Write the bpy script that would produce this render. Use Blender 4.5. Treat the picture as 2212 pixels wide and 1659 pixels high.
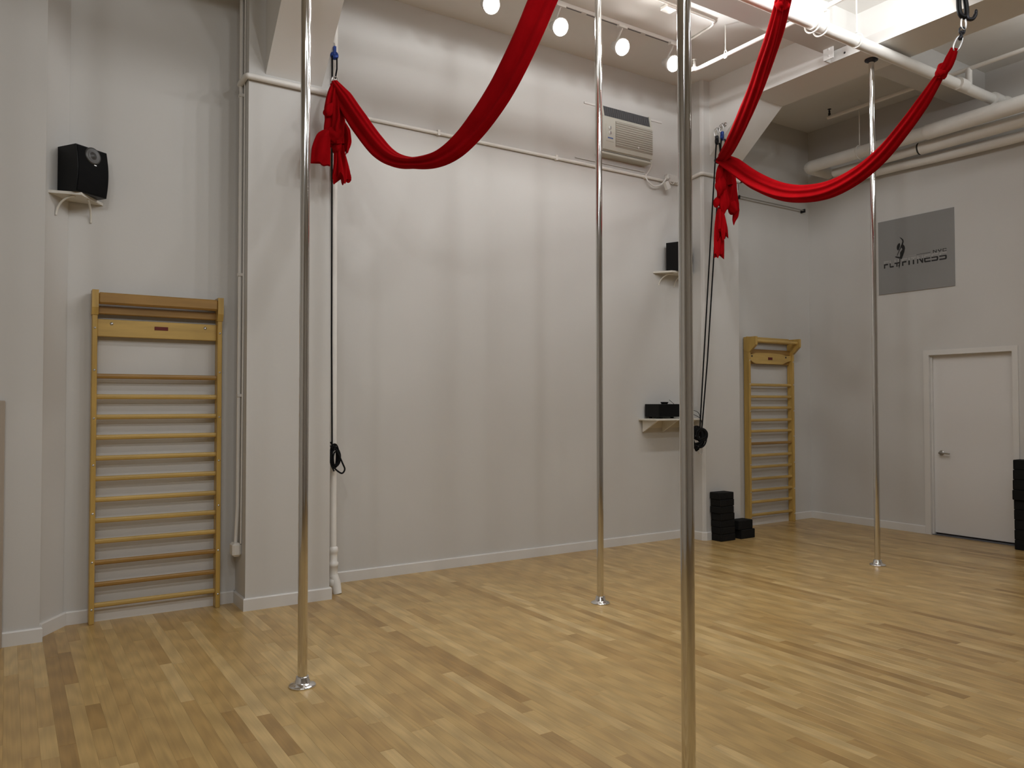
import bpy, math, random
from mathutils import Vector, Matrix

# ---------------------------------------------------------------- clear
for o in list(bpy.data.objects):
    bpy.data.objects.remove(o, do_unlink=True)
scene = bpy.context.scene
COL = scene.collection
rnd = random.Random(7)

# ---------------------------------------------------------------- camera
F_PX, W_PX, H_PX = 1681.96, 2212.0, 1659.0
CAM = Vector((0.0, 0.0, 1.5))
CR = Vector((0.8393306, -0.5436203, -0.0010464))     # camera right
CD = Vector((0.0125772, 0.0213432, -0.9996931))      # camera down
CF = Vector((0.5434758, 0.8390599, 0.0247512))       # camera forward
cd = bpy.data.cameras.new('camera')
cam = bpy.data.objects.new('camera', cd)
COL.objects.link(cam)
cd.sensor_fit = 'HORIZONTAL'
cd.sensor_width = 36.0
cd.lens = F_PX / W_PX * 36.0
cd.clip_start = 0.05
cd.clip_end = 60
m = Matrix((( CR.x, -CD.x, -CF.x, CAM.x), (CR.y, -CD.y, -CF.y, CAM.y), (CR.z, -CD.z, -CF.z, CAM.z), (0, 0, 0, 1)))
cam.matrix_world = m
scene.camera = cam

# ---------------------------------------------------------------- world / colour management
world = bpy.data.worlds.new('world')
scene.world = world
world.use_nodes = True
world.node_tree.nodes['Background'].inputs[0].default_value = (0.9, 0.95, 1.0, 1)
world.node_tree.nodes['Background'].inputs[1].default_value = 0.02
scene.view_settings.view_transform = 'Standard'
scene.view_settings.look = 'None'
scene.view_settings.gamma = 1.0
scene.view_settings.use_curve_mapping = False
scene.view_settings.exposure = 0.18

# power of the lamps in the track heads (watts), by track
P_BACK, P_NEAR, P_MID, P_REAR = 50.0, 30.0, 24.0, 29.0

# ---------------------------------------------------------------- materials
def nodes_of(name):
    mt = bpy.data.materials.new(name)
    mt.use_nodes = True
    nt = mt.node_tree
    b = nt.nodes['Principled BSDF']
    return mt, nt, b

def mat(name, col, rough=0.5, metal=0.0, noise=0.0, nscale=8.0, bump=0.0, bscale=60.0, spec=0.5, sheen=0.0, coat=0.0, stretch=(1, 1, 1)):
    mt, nt, b = nodes_of(name)
    b.inputs['Base Color'].default_value = (*col, 1)
    b.inputs['Roughness'].default_value = rough
    b.inputs['Metallic'].default_value = metal
    b.inputs['Specular IOR Level'].default_value = spec
    b.inputs['Sheen Weight'].default_value = sheen
    b.inputs['Coat Weight'].default_value = coat
    if noise or bump:
        tc = nt.nodes.new('ShaderNodeTexCoord')
        mp = nt.nodes.new('ShaderNodeMapping')
        mp.inputs['Scale'].default_value = stretch
        nt.links.new(tc.outputs['Object'], mp.inputs[0])
    if noise:
        n = nt.nodes.new('ShaderNodeTexNoise')
        n.inputs['Scale'].default_value = nscale
        n.inputs['Detail'].default_value = 5
        nt.links.new(mp.outputs[0], n.inputs['Vector'])
        r = nt.nodes.new('ShaderNodeValToRGB')
        r.color_ramp.elements[0].position = 0.3
        r.color_ramp.elements[1].position = 0.7
        r.color_ramp.elements[0].color = (*[max(0, c * (1 - noise)) for c in col], 1)
        r.color_ramp.elements[1].color = (*[min(1, c * (1 + noise)) for c in col], 1)
        nt.links.new(n.outputs['Fac'], r.inputs[0])
        nt.links.new(r.outputs[0], b.inputs['Base Color'])
    if bump:
        n2 = nt.nodes.new('ShaderNodeTexNoise')
        n2.inputs['Scale'].default_value = bscale
        n2.inputs['Detail'].default_value = 3
        nt.links.new(mp.outputs[0], n2.inputs['Vector'])
        bp = nt.nodes.new('ShaderNodeBump')
        bp.inputs['Strength'].default_value = bump
        bp.inputs['Distance'].default_value = 0.01
        nt.links.new(n2.outputs['Fac'], bp.inputs['Height'])
        nt.links.new(bp.outputs[0], b.inputs['Normal'])
    return mt

def emit(name, col, strength):
    mt, nt, b = nodes_of(name)
    b.inputs['Base Color'].default_value = (1, 1, 1, 1)
    b.inputs['Emission Color'].default_value = (*col, 1)
    b.inputs['Emission Strength'].default_value = strength
    return mt

M = {}
M['wall'] = mat('wall_paint', (0.605, 0.588, 0.56), 0.6, noise=0.02, nscale=1.3, bump=0.05, bscale=25)
M['ceil'] = mat('ceiling_paint', (0.78, 0.765, 0.735), 0.65, noise=0.02, nscale=1.5, bump=0.05, bscale=18)
M['trim'] = mat('trim_paint', (0.70, 0.68, 0.65), 0.35, noise=0.015, nscale=4)
M['door'] = mat('door_paint', (0.72, 0.70, 0.68), 0.4, noise=0.01, nscale=2)
M['pipe'] = mat('pipe_paint', (0.80, 0.775, 0.73), 0.4, noise=0.03, nscale=9, bump=0.06, bscale=40)
M['chrome'] = mat('polished_chrome', (0.70, 0.69, 0.67), 0.09, 1.0, bump=0.015, bscale=14)
M['flange'] = mat('flange_chrome', (0.86, 0.86, 0.86), 0.10, 1.0)
M['steel'] = mat('steel', (0.62, 0.62, 0.62), 0.28, 1.0)
M['nickel'] = mat('satin_nickel', (0.45, 0.43, 0.40), 0.32, 1.0)
M['darkmetal'] = mat('dark_metal', (0.03, 0.03, 0.035), 0.4, 0.6)
M['white'] = mat('white_plastic', (0.72, 0.71, 0.68), 0.35)
M['shelf'] = mat('shelf_white', (0.70, 0.67, 0.60), 0.4)
M['ac'] = mat('ac_plastic', (0.55, 0.54, 0.475), 0.4)
M['acgrey'] = mat('ac_grille', (0.36, 0.33, 0.28), 0.5)
M['acdark'] = mat('ac_vent', (0.085, 0.085, 0.09), 0.5)
M['blue'] = mat('blue_print', (0.06, 0.12, 0.35), 0.5)
M['black'] = mat('black_plastic', (0.006, 0.006, 0.0065), 0.4, spec=0.2)
M['grille'] = mat('speaker_grille', (0.005, 0.005, 0.0055), 0.8, bump=0.2, bscale=600, spec=0.15)
M['cone'] = mat('tweeter', (0.07, 0.068, 0.066), 0.4, 0.3)
M['foam'] = mat('black_foam', (0.009, 0.0088, 0.0085), 0.85, noise=0.25, nscale=120, bump=0.15, bscale=300, spec=0.2)
M['rope'] = mat('black_rope', (0.007, 0.007, 0.008), 0.8, bump=0.2, bscale=400, spec=0.15)
M['pulley'] = mat('blue_pulley', (0.02, 0.06, 0.30), 0.3, 0.4)
M['red'] = mat('red_silk', (0.31, 0.0025, 0.005), 0.9, noise=0.12, nscale=6, bump=0.10, bscale=90, spec=0.03)
M['wood'] = mat('bar_wood', (0.50, 0.32, 0.085), 0.38, noise=0.16, nscale=7, stretch=(3, 3, 0.35))
M['woodx'] = mat('rung_wood', (0.52, 0.345, 0.105), 0.36, noise=0.15, nscale=7, stretch=(0.35, 3, 3))
M['woodd'] = mat('rung_wood_dark', (0.33, 0.185, 0.05), 0.36, noise=0.15, nscale=7, stretch=(0.35, 3, 3))
M['plate'] = mat('maker_plate', (0.12, 0.012, 0.008), 0.35)
M['sign'] = mat('sign_grey', (0.26, 0.256, 0.248), 0.42, noise=0.03, nscale=3)
M['ink'] = mat('sign_black', (0.008, 0.008, 0.008), 0.4)
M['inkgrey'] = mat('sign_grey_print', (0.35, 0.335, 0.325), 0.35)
M['glint'] = mat('sign_glint_print', (0.50, 0.49, 0.48), 0.35)
M['gap'] = mat('dark_gap', (0.03, 0.028, 0.025), 0.8)
M['gapshade'] = mat('door_gap_shade_grey', (0.13, 0.13, 0.14), 0.6)
M['board'] = mat('beige_board', (0.40, 0.335, 0.27), 0.5, noise=0.05, nscale=3)
M['slab'] = mat('subfloor', (0.10, 0.06, 0.03), 0.8)
M['lens'] = emit('lamp_lens', (1.0, 0.97, 0.93), 28.0)
M['track'] = mat('track_white', (0.74, 0.72, 0.69), 0.4)
M['slot'] = mat('track_slot', (0.10, 0.10, 0.11), 0.6)

def plank_material(name, source):
    mt, nt, b = nodes_of(name)
    L = nt.links
    if source == 'object':
        oi = nt.nodes.new('ShaderNodeObjectInfo')
        sp = nt.nodes.new('ShaderNodeSeparateColor')
        L.new(oi.outputs['Color'], sp.inputs[0])
        r1, r2 = sp.outputs[0], sp.outputs[1]
    else:
        a = nt.nodes.new('ShaderNodeAttribute')
        a.attribute_name = 'tone'
        sp = nt.nodes.new('ShaderNodeSeparateColor')
        L.new(a.outputs['Color'], sp.inputs[0])
        r1, r2 = sp.outputs[0], sp.outputs[1]
    geo = nt.nodes.new('ShaderNodeNewGeometry')
    mp = nt.nodes.new('ShaderNodeMapping')
    mp.inputs['Scale'].default_value = (48, .8, 1)
    off = nt.nodes.new('ShaderNodeCombineXYZ')
    mul = nt.nodes.new('ShaderNodeMath'); mul.operation = 'MULTIPLY'; mul.inputs[1].default_value = 57.0
    L.new(r2, mul.inputs[0]); L.new(mul.outputs[0], off.inputs[0]); L.new(mul.outputs[0], off.inputs[1])
    L.new(off.outputs[0], mp.inputs['Location'])
    L.new(geo.outputs['Position'], mp.inputs['Vector'])
    n = nt.nodes.new('ShaderNodeTexNoise')
    n.inputs['Scale'].default_value = 1.0; n.inputs['Detail'].default_value = 6; n.inputs['Distortion'].default_value = 1.2
    L.new(mp.outputs[0], n.inputs['Vector'])
    wv = nt.nodes.new('ShaderNodeTexWave')
    wv.wave_type = 'RINGS'; wv.inputs['Scale'].default_value = 1.1; wv.inputs['Distortion'].default_value = 5.0
    wv.inputs['Detail'].default_value = 2
    mp2 = nt.nodes.new('ShaderNodeMapping'); mp2.inputs['Scale'].default_value = (16, .9, 1)
    L.new(geo.outputs['Position'], mp2.inputs['Vector']); L.new(off.outputs[0], mp2.inputs['Location'])
    L.new(mp2.outputs[0], wv.inputs['Vector'])
    ramp = nt.nodes.new('ShaderNodeValToRGB')
    cr = ramp.color_ramp
    cr.elements[0].position = 0.0; cr.elements[0].color = (0.33, 0.190, 0.058, 1)
    cr.elements[1].position = 1.0; cr.elements[1].color = (0.60, 0.42, 0.185, 1)
    e = cr.elements.new(0.3); e.color = (0.455, 0.285, 0.102, 1)
    e = cr.elements.new(0.7); e.color = (0.525, 0.350, 0.136, 1)
    L.new(r1, ramp.inputs[0])
    grain = nt.nodes.new('ShaderNodeMapRange')
    grain.inputs[1].default_value = 0.3; grain.inputs[2].default_value = 0.75
    grain.inputs[3].default_value = 0.88; grain.inputs[4].default_value = 1.09
    L.new(n.outputs['Fac'], grain.inputs[0])
    wr = nt.nodes.new('ShaderNodeMapRange')
    wr.inputs[3].default_value = 0.88; wr.inputs[4].default_value = 1.06
    L.new(wv.outputs['Fac'], wr.inputs[0])
    mm = nt.nodes.new('ShaderNodeMath'); mm.operation = 'MULTIPLY'
    L.new(grain.outputs[0], mm.inputs[0]); L.new(wr.outputs[0], mm.inputs[1])
    vm = nt.nodes.new('ShaderNodeVectorMath'); vm.operation = 'SCALE'
    L.new(ramp.outputs[0], vm.inputs[0]); L.new(mm.outputs[0], vm.inputs['Scale'])
    L.new(vm.outputs[0], b.inputs['Base Color'])
    b.inputs['Roughness'].default_value = 0.30
    b.inputs['Specular IOR Level'].default_value = 0.5
    return mt
M['plank'] = plank_material('oak_plank', 'object')
M['planks'] = plank_material('oak_plank_field', 'attr')

# ---------------------------------------------------------------- mesh builder
class MB:
    def __init__(self):
        self.v = []; self.f = []; self.s = []
    def add(self, vs, fs, smooth=False):
        k = len(self.v)
        self.v += [tuple(p) for p in vs]
        for f in fs:
            self.f.append(tuple(i + k for i in f)); self.s.append(smooth)
        return self
    def box(self, x0, x1, y0, y1, z0, z1):
        vs = [(x, y, z) for z in (z0, z1) for y in (y0, y1) for x in (x0, x1)]
        return self.add(vs, [(0, 2, 3, 1), (4, 5, 7, 6), (0, 1, 5, 4), (2, 6, 7, 3), (0, 4, 6, 2), (1, 3, 7, 5)])
    def cbox(self, x0, x1, y0, y1, z0, z1, c=0.004):
        # box with chamfered edges
        xs, ys, zs = (x0, x1), (y0, y1), (z0, z1)
        vs = []; idx = {}
        for i in (0, 1):
            for j in (0, 1):
                for k in (0, 1):
                    sx, sy, sz = (1 - 2 * i) * c, (1 - 2 * j) * c, (1 - 2 * k) * c
                    for a, p in enumerate(((xs[i], ys[j] + sy, zs[k] + sz), (xs[i] + sx, ys[j], zs[k] + sz), (xs[i] + sx, ys[j] + sy, zs[k]))):
                        idx[(i, j, k, a)] = len(vs); vs.append(p)
        g = lambda i, j, k, a: idx[(i, j, k, a)]
        fs = []
        for s in (0, 1):
            q = [(0, 0), (1, 0), (1, 1), (0, 1)]
            fs.append([g(s, j, k, 0) for j, k in q]); fs.append([g(i, s, k, 1) for i, k in q]); fs.append([g(i, j, s, 2) for i, j in q])
        for a_ in (0, 1):
            for b_ in (0, 1):
                fs.append([g(0, a_, b_, 1), g(1, a_, b_, 1), g(1, a_, b_, 2), g(0, a_, b_, 2)])
                fs.append([g(a_, 0, b_, 0), g(a_, 1, b_, 0), g(a_, 1, b_, 2), g(a_, 0, b_, 2)])
                fs.append([g(a_, b_, 0, 0), g(a_, b_, 1, 0), g(a_, b_, 1, 1), g(a_, b_, 0, 1)])
        for i in (0, 1):
            for j in (0, 1):
                for k in (0, 1):
                    fs.append([g(i, j, k, 0), g(i, j, k, 1), g(i, j, k, 2)])
        ctr = Vector(((x0 + x1) / 2, (y0 + y1) / 2, (z0 + z1) / 2))
        out = []
        for f in fs:
            p = [Vector(vs[i]) for i in f]
            n = (p[1] - p[0]).cross(p[2] - p[0])
            c_ = sum(p, Vector()) / len(p)
            out.append(tuple(f) if n.dot(c_ - ctr) > 0 else tuple(reversed(f)))
        return self.add(vs, out)
    def prism(self, poly, axis, a0, a1):
        # poly: 2d points in the plane of the two other axes (in xyz order)
        n = len(poly)
        def P(q, a):
            return {'x': (a, q[0], q[1]), 'y': (q[0], a, q[1]), 'z': (q[0], q[1], a)}[axis]
        vs = [P(q, a0) for q in poly] + [P(q, a1) for q in poly]
        fs = [tuple(range(n)), tuple(range(2 * n - 1, n - 1, -1))]
        for i in range(n):
            j = (i + 1) % n
            fs.append((i, i + n, j + n, j))
        area = sum(poly[i][0] * poly[(i + 1) % n][1] - poly[(i + 1) % n][0] * poly[i][1] for i in range(n))
        flip = (area > 0) != (axis == 'y')
        if (a1 < a0): flip = not flip
        if flip:
            fs = [tuple(reversed(f)) for f in fs]
        return self.add(vs, fs)
    def cyl(self, p0, p1, r0, r1=None, n=20, caps=True):
        r1 = r0 if r1 is None else r1
        return self.tube([p0, p1], [r0, r1], n, caps)
    def tube(self, path, r, n=12, caps=True, closed=False):
        pts = [Vector(p) for p in path]
        N = len(pts)
        rr = list(r) if isinstance(r, (list, tuple)) else [r] * N
        ring = []
        prev = None
        for i, p in enumerate(pts):
            if closed:
                t = pts[(i + 1) % N] - pts[i - 1]
            else:
                t = pts[min(i + 1, N - 1)] - pts[max(i - 1, 0)]
            t = t.normalized()
            if prev is None:
                a = Vector((0, 0, 1)) if abs(t.z) < 0.9 else Vector((1, 0, 0))
                u = t.cross(a).normalized()
            else:
                u = (prev - t * prev.dot(t)).normalized()
            prev = u
            w = t.cross(u)
            ring.append([p + (u * math.cos(2 * math.pi * k / n) + w * math.sin(2 * math.pi * k / n)) * rr[i] for k in range(n)])
        vs = [q for g in ring for q in g]
        fs = []
        for i in range(N if closed else N - 1):
            a, b_ = i * n, ((i + 1) % N) * n
            for k in range(n):
                k2 = (k + 1) % n
                fs.append((a + k, a + k2, b_ + k2, b_ + k))
        self.add(vs, fs, True)
        if caps and not closed:
            k = len(self.v)
            self.add(ring[0], [tuple(range(n - 1, -1, -1))])
            self.add(ring[-1], [tuple(range(n))])
        return self
    def lathe(self, prof, c, n=32, axis=(0, 0, 1), smooth=True):
        ax = Vector(axis).normalized()
        a = Vector((1, 0, 0)) if abs(ax.x) < 0.9 else Vector((0, 1, 0))
        u = (a - ax * a.dot(ax)).normalized(); w = ax.cross(u); c = Vector(c)
        vs = [c + ax * z + (u * math.cos(2 * math.pi * k / n) + w * math.sin(2 * math.pi * k / n)) * max(r, 1e-5) for r, z in prof for k in range(n)]
        fs = []
        for i in range(len(prof) - 1):
            for k in range(n):
                k2 = (k + 1) % n
                fs.append((i * n + k, i * n + k2, (i + 1) * n + k2, (i + 1) * n + k))
        return self.add(vs, fs, smooth)
    def build(self, name, material, parent=None, world=True, kind=None):
        off = Vector((0, 0, 0))
        if parent is not None and world:
            q = parent
            while q is not None:
                off += Vector(q.location); q = q.parent
        elif parent is None:
            xs = [p[0] for p in self.v]; ys = [p[1] for p in self.v]; zs = [p[2] for p in self.v]
            off = Vector(((min(xs) + max(xs)) / 2, (min(ys) + max(ys)) / 2, min(zs)))
        me = bpy.data.meshes.new(name)
        me.from_pydata([(p[0] - off.x, p[1] - off.y, p[2] - off.z) for p in self.v], [], self.f)
        me.polygons.foreach_set('use_smooth', self.s)
        me.materials.append(material)
        me.update()
        o = bpy.data.objects.new(name, me)
        COL.objects.link(o)
        if parent is not None:
            o.parent = parent
        else:
            o.location = off
        if kind:
            o['kind'] = kind
        return o

def tag(o, label, cat=None, group=None, kind=None):
    o['label'] = label
    if cat: o['category'] = cat
    if group: o['group'] = group
    if kind: o['kind'] = kind
    return o

def thing(name, label, cat, loc, rotz=0.0, group=None):
    o = bpy.data.objects.new(name, None)
    o.empty_display_size = 0.05
    COL.objects.link(o)
    o.location = loc; o.rotation_euler = (0, 0, rotz)
    return tag(o, label, cat, group)

def copy_thing(root, loc, rotz=0.0):
    r = root.copy(); COL.objects.link(r)
    r.location = loc; r.rotation_euler = (0, 0, rotz)
    for ch in list(root.children):
        c = ch.copy(); COL.objects.link(c); c.parent = r
        for g in ch.children:
            d = g.copy(); COL.objects.link(d); d.parent = c
    return r

def struct(name, mb, material, label):
    o = mb.build(name, material)
    return tag(o, label, kind='structure')

# ---------------------------------------------------------------- the room
CZ = 5.08                     # ceiling
BY = 6.30                     # back wall between the columns
XR = 8.86                     # right wall
XL, YN = -2.6, -3.4           # left wall, wall behind the viewer
C1 = (1.46, 2.09, 5.81)       # left column x0 x1 face-y
C2 = (6.40, 6.98, 6.02)       # right column
R1, R2 = 6.11, 6.46           # recess walls left and right of the columns
BZ = 4.725                    # underside of the main beams

struct('wall_back', MB().box(C1[1] - .02, C2[0] + .02, BY, BY + .35, 0, CZ + .1), M['wall'], 'long pale grey back wall between the two square columns')
struct('wall_back_left', MB().box(.30, C1[0] + .02, R1, R1 + .5, 0, CZ + .1), M['wall'], 'grey wall behind the wide wooden wall bars')
struct('wall_back_right', MB().box(C2[1] - .02, XR + .3, R2, R2 + .3, 0, CZ + .1), M['wall'], 'grey wall behind the narrow looking wall bars by the corner')
struct('wall_diagonal', MB().prism([(.332, 6.095), (.137, 5.80), (.05, 5.80), (.05, 6.6), (.332, 6.6)], 'z', 0, CZ + .1), M['wall'], 'narrow slanted grey wall in the corner under the left speaker')
struct('wall_pillar', MB().box(XL, .187, 5.775, 6.5, 0, CZ + .1), M['wall'], 'flat grey wall pier at the left edge')
struct('wall_left', MB().box(XL - .3, XL, YN, 6.5, 0, CZ + .1), M['wall'], 'left side wall of the studio')
struct('wall_front', MB().box(XL - .3, XR + .3, YN - .3, YN, 0, CZ + .1), M['wall'], 'wall of the studio behind the viewer')
DY0, DY1, DZ = 3.998, 4.895, 2.05    # doorway
mb = MB()
mb.box(XR, XR + .3, DY1, R2 + .3, 0, CZ + .1).box(XR, XR + .3, YN, DY0, 0, CZ + .1).box(XR, XR + .3, DY0, DY1, DZ, CZ + .1)
struct('wall_right', mb, M['wall'], 'grey right wall with the white door and the grey sign')
struct('column_left', MB().box(C1[0], C1[1], C1[2], BY + .3, 0, CZ + .1), M['wall'], 'square grey column behind the pole nearest the wall bars')
mb = MB().prism([(C2[0], BY + .05), (C2[0], C2[2] + .03), (C2[0] + .012, C2[2] + .012), (C2[0] + .03, C2[2]), (C2[1], C2[2]), (C2[1], R2 + .1)], 'z', 0, CZ + .1)
struct('column_right', mb, M['wall'], 'square grey column beside the stacked foam blocks')
struct('ceiling', MB().box(XL - .3, XR + .3, YN - .3, 6.9, CZ, CZ + .25), M['ceil'], 'off-white painted ceiling slab')
B1 = (1.582, 2.011); B2 = (6.523, 7.03)
mb = MB().prism([(C1[2] + .05, 3.95), (C1[2], 3.95), (5.035, BZ), (YN, BZ), (YN, CZ + .05), (C1[2] + .05, CZ + .05)], 'x', B1[0], B1[1])
struct('beam_left', mb, M['ceil'], 'ceiling beam with a slanted haunch above the left column')
mb = MB().prism([(C2[2] + .05, 4.25), (C2[2], 4.25), (5.44, BZ), (YN, BZ), (YN, CZ + .05), (C2[2] + .05, CZ + .05)], 'x', B2[0], B2[1])
struct('beam_right', mb, M['ceil'], 'ceiling beam with a slanted haunch above the right column')
mb = MB()
for a, b_ in ((XL, B1[0] + .02), (B1[1] - .02, B2[0] + .02), (B2[1] - .02, XR + .05)):
    mb.box(a, b_, 4.23, 4.55, 4.83, CZ + .05)
struct('beam_cross', mb, M['wall'], 'cross beam of the ceiling behind the white sprinkler pipe')

# baseboards
def bb(name, pts, label):
    # pts: polyline of the wall foot, room on the right-hand side of travel
    mb = MB(); h, t = .09, .016
    P = [Vector((p[0], p[1])) for p in pts]
    offs = []
    for i, p in enumerate(P):
        ns = []
        if i > 0:
            d = (P[i] - P[i - 1]).normalized(); ns.append(Vector((d.y, -d.x)))
        if i < len(P) - 1:
            d = (P[i + 1] - P[i]).normalized(); ns.append(Vector((d.y, -d.x)))
        if len(ns) == 2:
            b_ = (ns[0] + ns[1]).normalized(); k = t / max(.35, b_.dot(ns[0]))
            offs.append(b_ * k)
        else:
            offs.append(ns[0] * t)
    n = len(P)
    vs = []
    for i in range(n):
        a, o = P[i] - offs[i] * .3, P[i] + offs[i]
        o2 = P[i] + offs[i] * .7
        vs += [(a.x, a.y, 0), (o.x, o.y, 0), (o.x, o.y, h - .008), (o2.x, o2.y, h), (a.x, a.y, h)]
    fs = []
    for i in range(n - 1):
        for k in range(5):
            k2 = (k + 1) % 5
            fs.append((i * 5 + k, i * 5 + k2, i * 5 + 5 + k2, i * 5 + 5 + k))
    fs.append((4, 3, 2, 1, 0)); e = (n - 1) * 5
    fs.append((e, e + 1, e + 2, e + 3, e + 4))
    mb.add(vs, [tuple(reversed(f)) for f in fs])
    struct(name, mb, M['trim'], label)
bb('baseboard_pillar', [(-.013, 5.775), (.187, 5.775), (.187, 5.84)], 'white baseboard along the wall pier at the left edge')
bb('baseboard_left', [(.176, 5.86), (.332, 6.095), (.345, R1), (C1[0], R1)], 'white baseboard behind the wide wall bars')
bb('baseboard_column_left', [(C1[0], R1), (C1[0], C1[2]), (C1[1], C1[2]), (C1[1], C1[2] + .06)], 'white baseboard wrapped around the left column')
bb('baseboard_back', [(C1[1] + .16, BY), (C2[0], BY)], 'long white baseboard along the back wall')
bb('baseboard_column_right', [(C2[0], BY), (C2[0], C2[2] + .03), (C2[0] + .012, C2[2] + .012), (C2[0] + .03, C2[2]), (C2[1], C2[2]), (C2[1], R2)], 'white baseboard around the right column')
bb('baseboard_recess', [(C2[1], R2), (XR, R2)], 'white baseboard behind the corner wall bars')
bb('baseboard_right', [(XR, R2), (XR, DY1 + .05)], 'white baseboard between the room corner and the door')
bb('baseboard_right_near', [(XR, DY0 - .05), (XR, YN)], 'white baseboard on the near side of the door')

# ---------------------------------------------------------------- door
fr = MB()
cw = .052
fr.box(XR - .012, XR + .12, DY1 - .012, DY1 + cw, 0, DZ + cw).box(XR - .012, XR + .12, DY0 - cw, DY0 + .006, 0, DZ + cw).box(XR - .012, XR + .12, DY0 + .006, DY1 - .012, DZ - .006, DZ + cw)
door = bpy.data.objects.new('door_1', None); COL.objects.link(door)
door.location = (XR, (DY0 + DY1) / 2, 0)
tag(door, 'plain white flush door in a white frame under the grey sign', kind='structure')
fr.build('door_frame', M['trim'], door)
st = MB().box(XR + .030, XR + .075, DY1 - .026, DY1 - .012, 0, DZ - .006).box(XR + .030, XR + .075, DY0 + .006, DY0 + .016, 0, DZ - .006).box(XR + .030, XR + .075, DY0 + .016, DY1 - .026, DZ - .018, DZ - .006)
st.build('door_stop', M['trim'], door)
dl = MB().cbox(XR + .060, XR + .105, DY0 + .010, DY1 - .018, .022, DZ - .010, .003).build('door_leaf', M['door'], door)
MB().box(XR + .02, XR + .28, DY0, DY1, -.01, .006).box(XR + .108, XR + .28, DY0, DY1, .006, .05).build('door_gap_shade', M['gapshade'], door)  # shade of the gap under the leaf, built as a grey strip
hz, hy = .93, DY1 - .105
hb = MB().lathe([(0, -.004), (.034, -.004), (.034, .006), (.027, .013), (.012, .02), (.011, .05), (.0, .05)], (XR + .070, hy, hz), 24, (-1, 0, 0))
hb.tube([(XR + .020, hy + .008, hz), (XR + .012, hy - .02, hz), (XR + .010, hy - .06, hz), (XR + .014, hy - .115, hz - .003)], [.011, .0105, .0095, .008], 12)
h = hb.build('door_handle', M['nickel'], dl); h['label'] = 'satin metal lever handle'

# ---------------------------------------------------------------- floor
PW = 0.068
floor = bpy.data.objects.new('floor', None)
COL.objects.link(floor)
tag(floor, 'honey coloured oak strip floor', kind='structure')
MB().box(XL - .3, XR + .3, YN - .3, 6.8, -.12, -.018).build('subfloor', M['slab'], floor)
FX0, FX1, FY0, FY1 = XL, XR, YN, 6.46

def project(x, y, z=0.0):
    d = Vector((x, y, z)) - CAM
    w = d.dot(CF)
    if w < 0.2: return None
    return (W_PX / 2 + F_PX * d.dot(CR) / w, H_PX / 2 + F_PX * d.dot(CD) / w)

planks = []
i0 = int(math.floor((FX0 - 2.109) / PW))
i1 = int(math.ceil((FX1 - 2.109) / PW))
fixed = {0: (3.76, 4.76, 0.12)}        # the dark board in the middle of the floor
def clip01(v): return max(0.0, min(1.0, v))
for i in range(i0, i1):
    xa = 2.109 + i * PW; xb = xa + PW
    xa_, xb_ = max(xa, FX0), min(xb, FX1)
    if xb_ - xa_ < .004: continue
    y = FY0 - rnd.random() * .8
    cuts = []
    while y < FY1:
        ln = rnd.choice((.38, .5, .62, .75, .9, 1.05, 1.2, 1.45)) * rnd.uniform(.9, 1.1)
        cuts.append((y, y + ln)); y += ln
    if i in fixed:
        a, b_, _ = fixed[i]
        c2 = []
        for p, q in cuts:
            if q <= a or p >= b_: c2.append((p, q))
            else:
                if p < a: c2.append((p, a))
                if q > b_: c2.append((b_, q))
        c2.append((a, b_)); cuts = sorted(c2)
    for p, q in cuts:
        p, q = max(p, FY0), min(q, FY1)
        if q - p < .02: continue
        g = rnd.gauss(.55, .20)
        k = rnd.random()
        if k < .03: g = rnd.uniform(.02, .2)
        elif k > .94: g = rnd.uniform(.85, 1.0)
        if i in fixed and abs(p - fixed[i][0]) < .01: g = fixed[i][2]
        planks.append((xa_, xb_, p, q, clip01(g), rnd.random()))

def shown(pl):
    xa, xb, p, q = pl[:4]
    tot = 0.0
    n = 6
    for k in range(n):
        ya, yb = p + (q - p) * k / n, p + (q - p) * (k + 1) / n
        pts = [project(xa, ya), project(xb, ya), project(xb, yb), project(xa, yb)]
        if any(c is None for c in pts): continue
        cx = sum(c[0] for c in pts) / 4; cy = sum(c[1] for c in pts) / 4
        if not (0 <= cx <= W_PX and 0 <= cy <= H_PX): continue
        if cy < 1125: continue
        tot += abs(sum(pts[j][0] * pts[(j + 1) % 4][1] - pts[(j + 1) % 4][0] * pts[j][1] for j in range(4))) / 2
    return tot
order = sorted(range(len(planks)), key=lambda j: -shown(planks[j]))
top = set(order[:300])
# one shared board: unit length and width, eased top edges
ub = MB()
e1, e2 = .0006 / PW, .0005 / .8
vs = [(-.5 + .0015, -.5, -.018), (.5 - .0015, -.5, -.018), (.5 - .0015, .5, -.018), (-.5 + .0015, .5, -.018),
      (-.5 + .0015, -.5 + e2 * .5, -.0004), (.5 - .0015, -.5 + e2 * .5, -.0004), (.5 - .0015, .5 - e2 * .5, -.0004), (-.5 + .0015, .5 - e2 * .5, -.0004),
      (-.5 + .0015 + e1, -.5 + e2 * 1.5, 0), (.5 - .0015 - e1, -.5 + e2 * 1.5, 0), (.5 - .0015 - e1, .5 - e2 * 1.5, 0), (-.5 + .0015 + e1, .5 - e2 * 1.5, 0)]
PF = [(3, 2, 1, 0), (0, 1, 5, 4), (1, 2, 6, 5), (2, 3, 7, 6), (3, 0, 4, 7), (4, 5, 9, 8), (5, 6, 10, 9), (6, 7, 11, 10), (7, 4, 8, 11), (8, 9, 10, 11)]
pm = bpy.data.meshes.new('plank')
pm.from_pydata(vs, [], PF); pm.materials.append(M['plank']); pm.update()
sv, sf, sc = [], [], []
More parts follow.
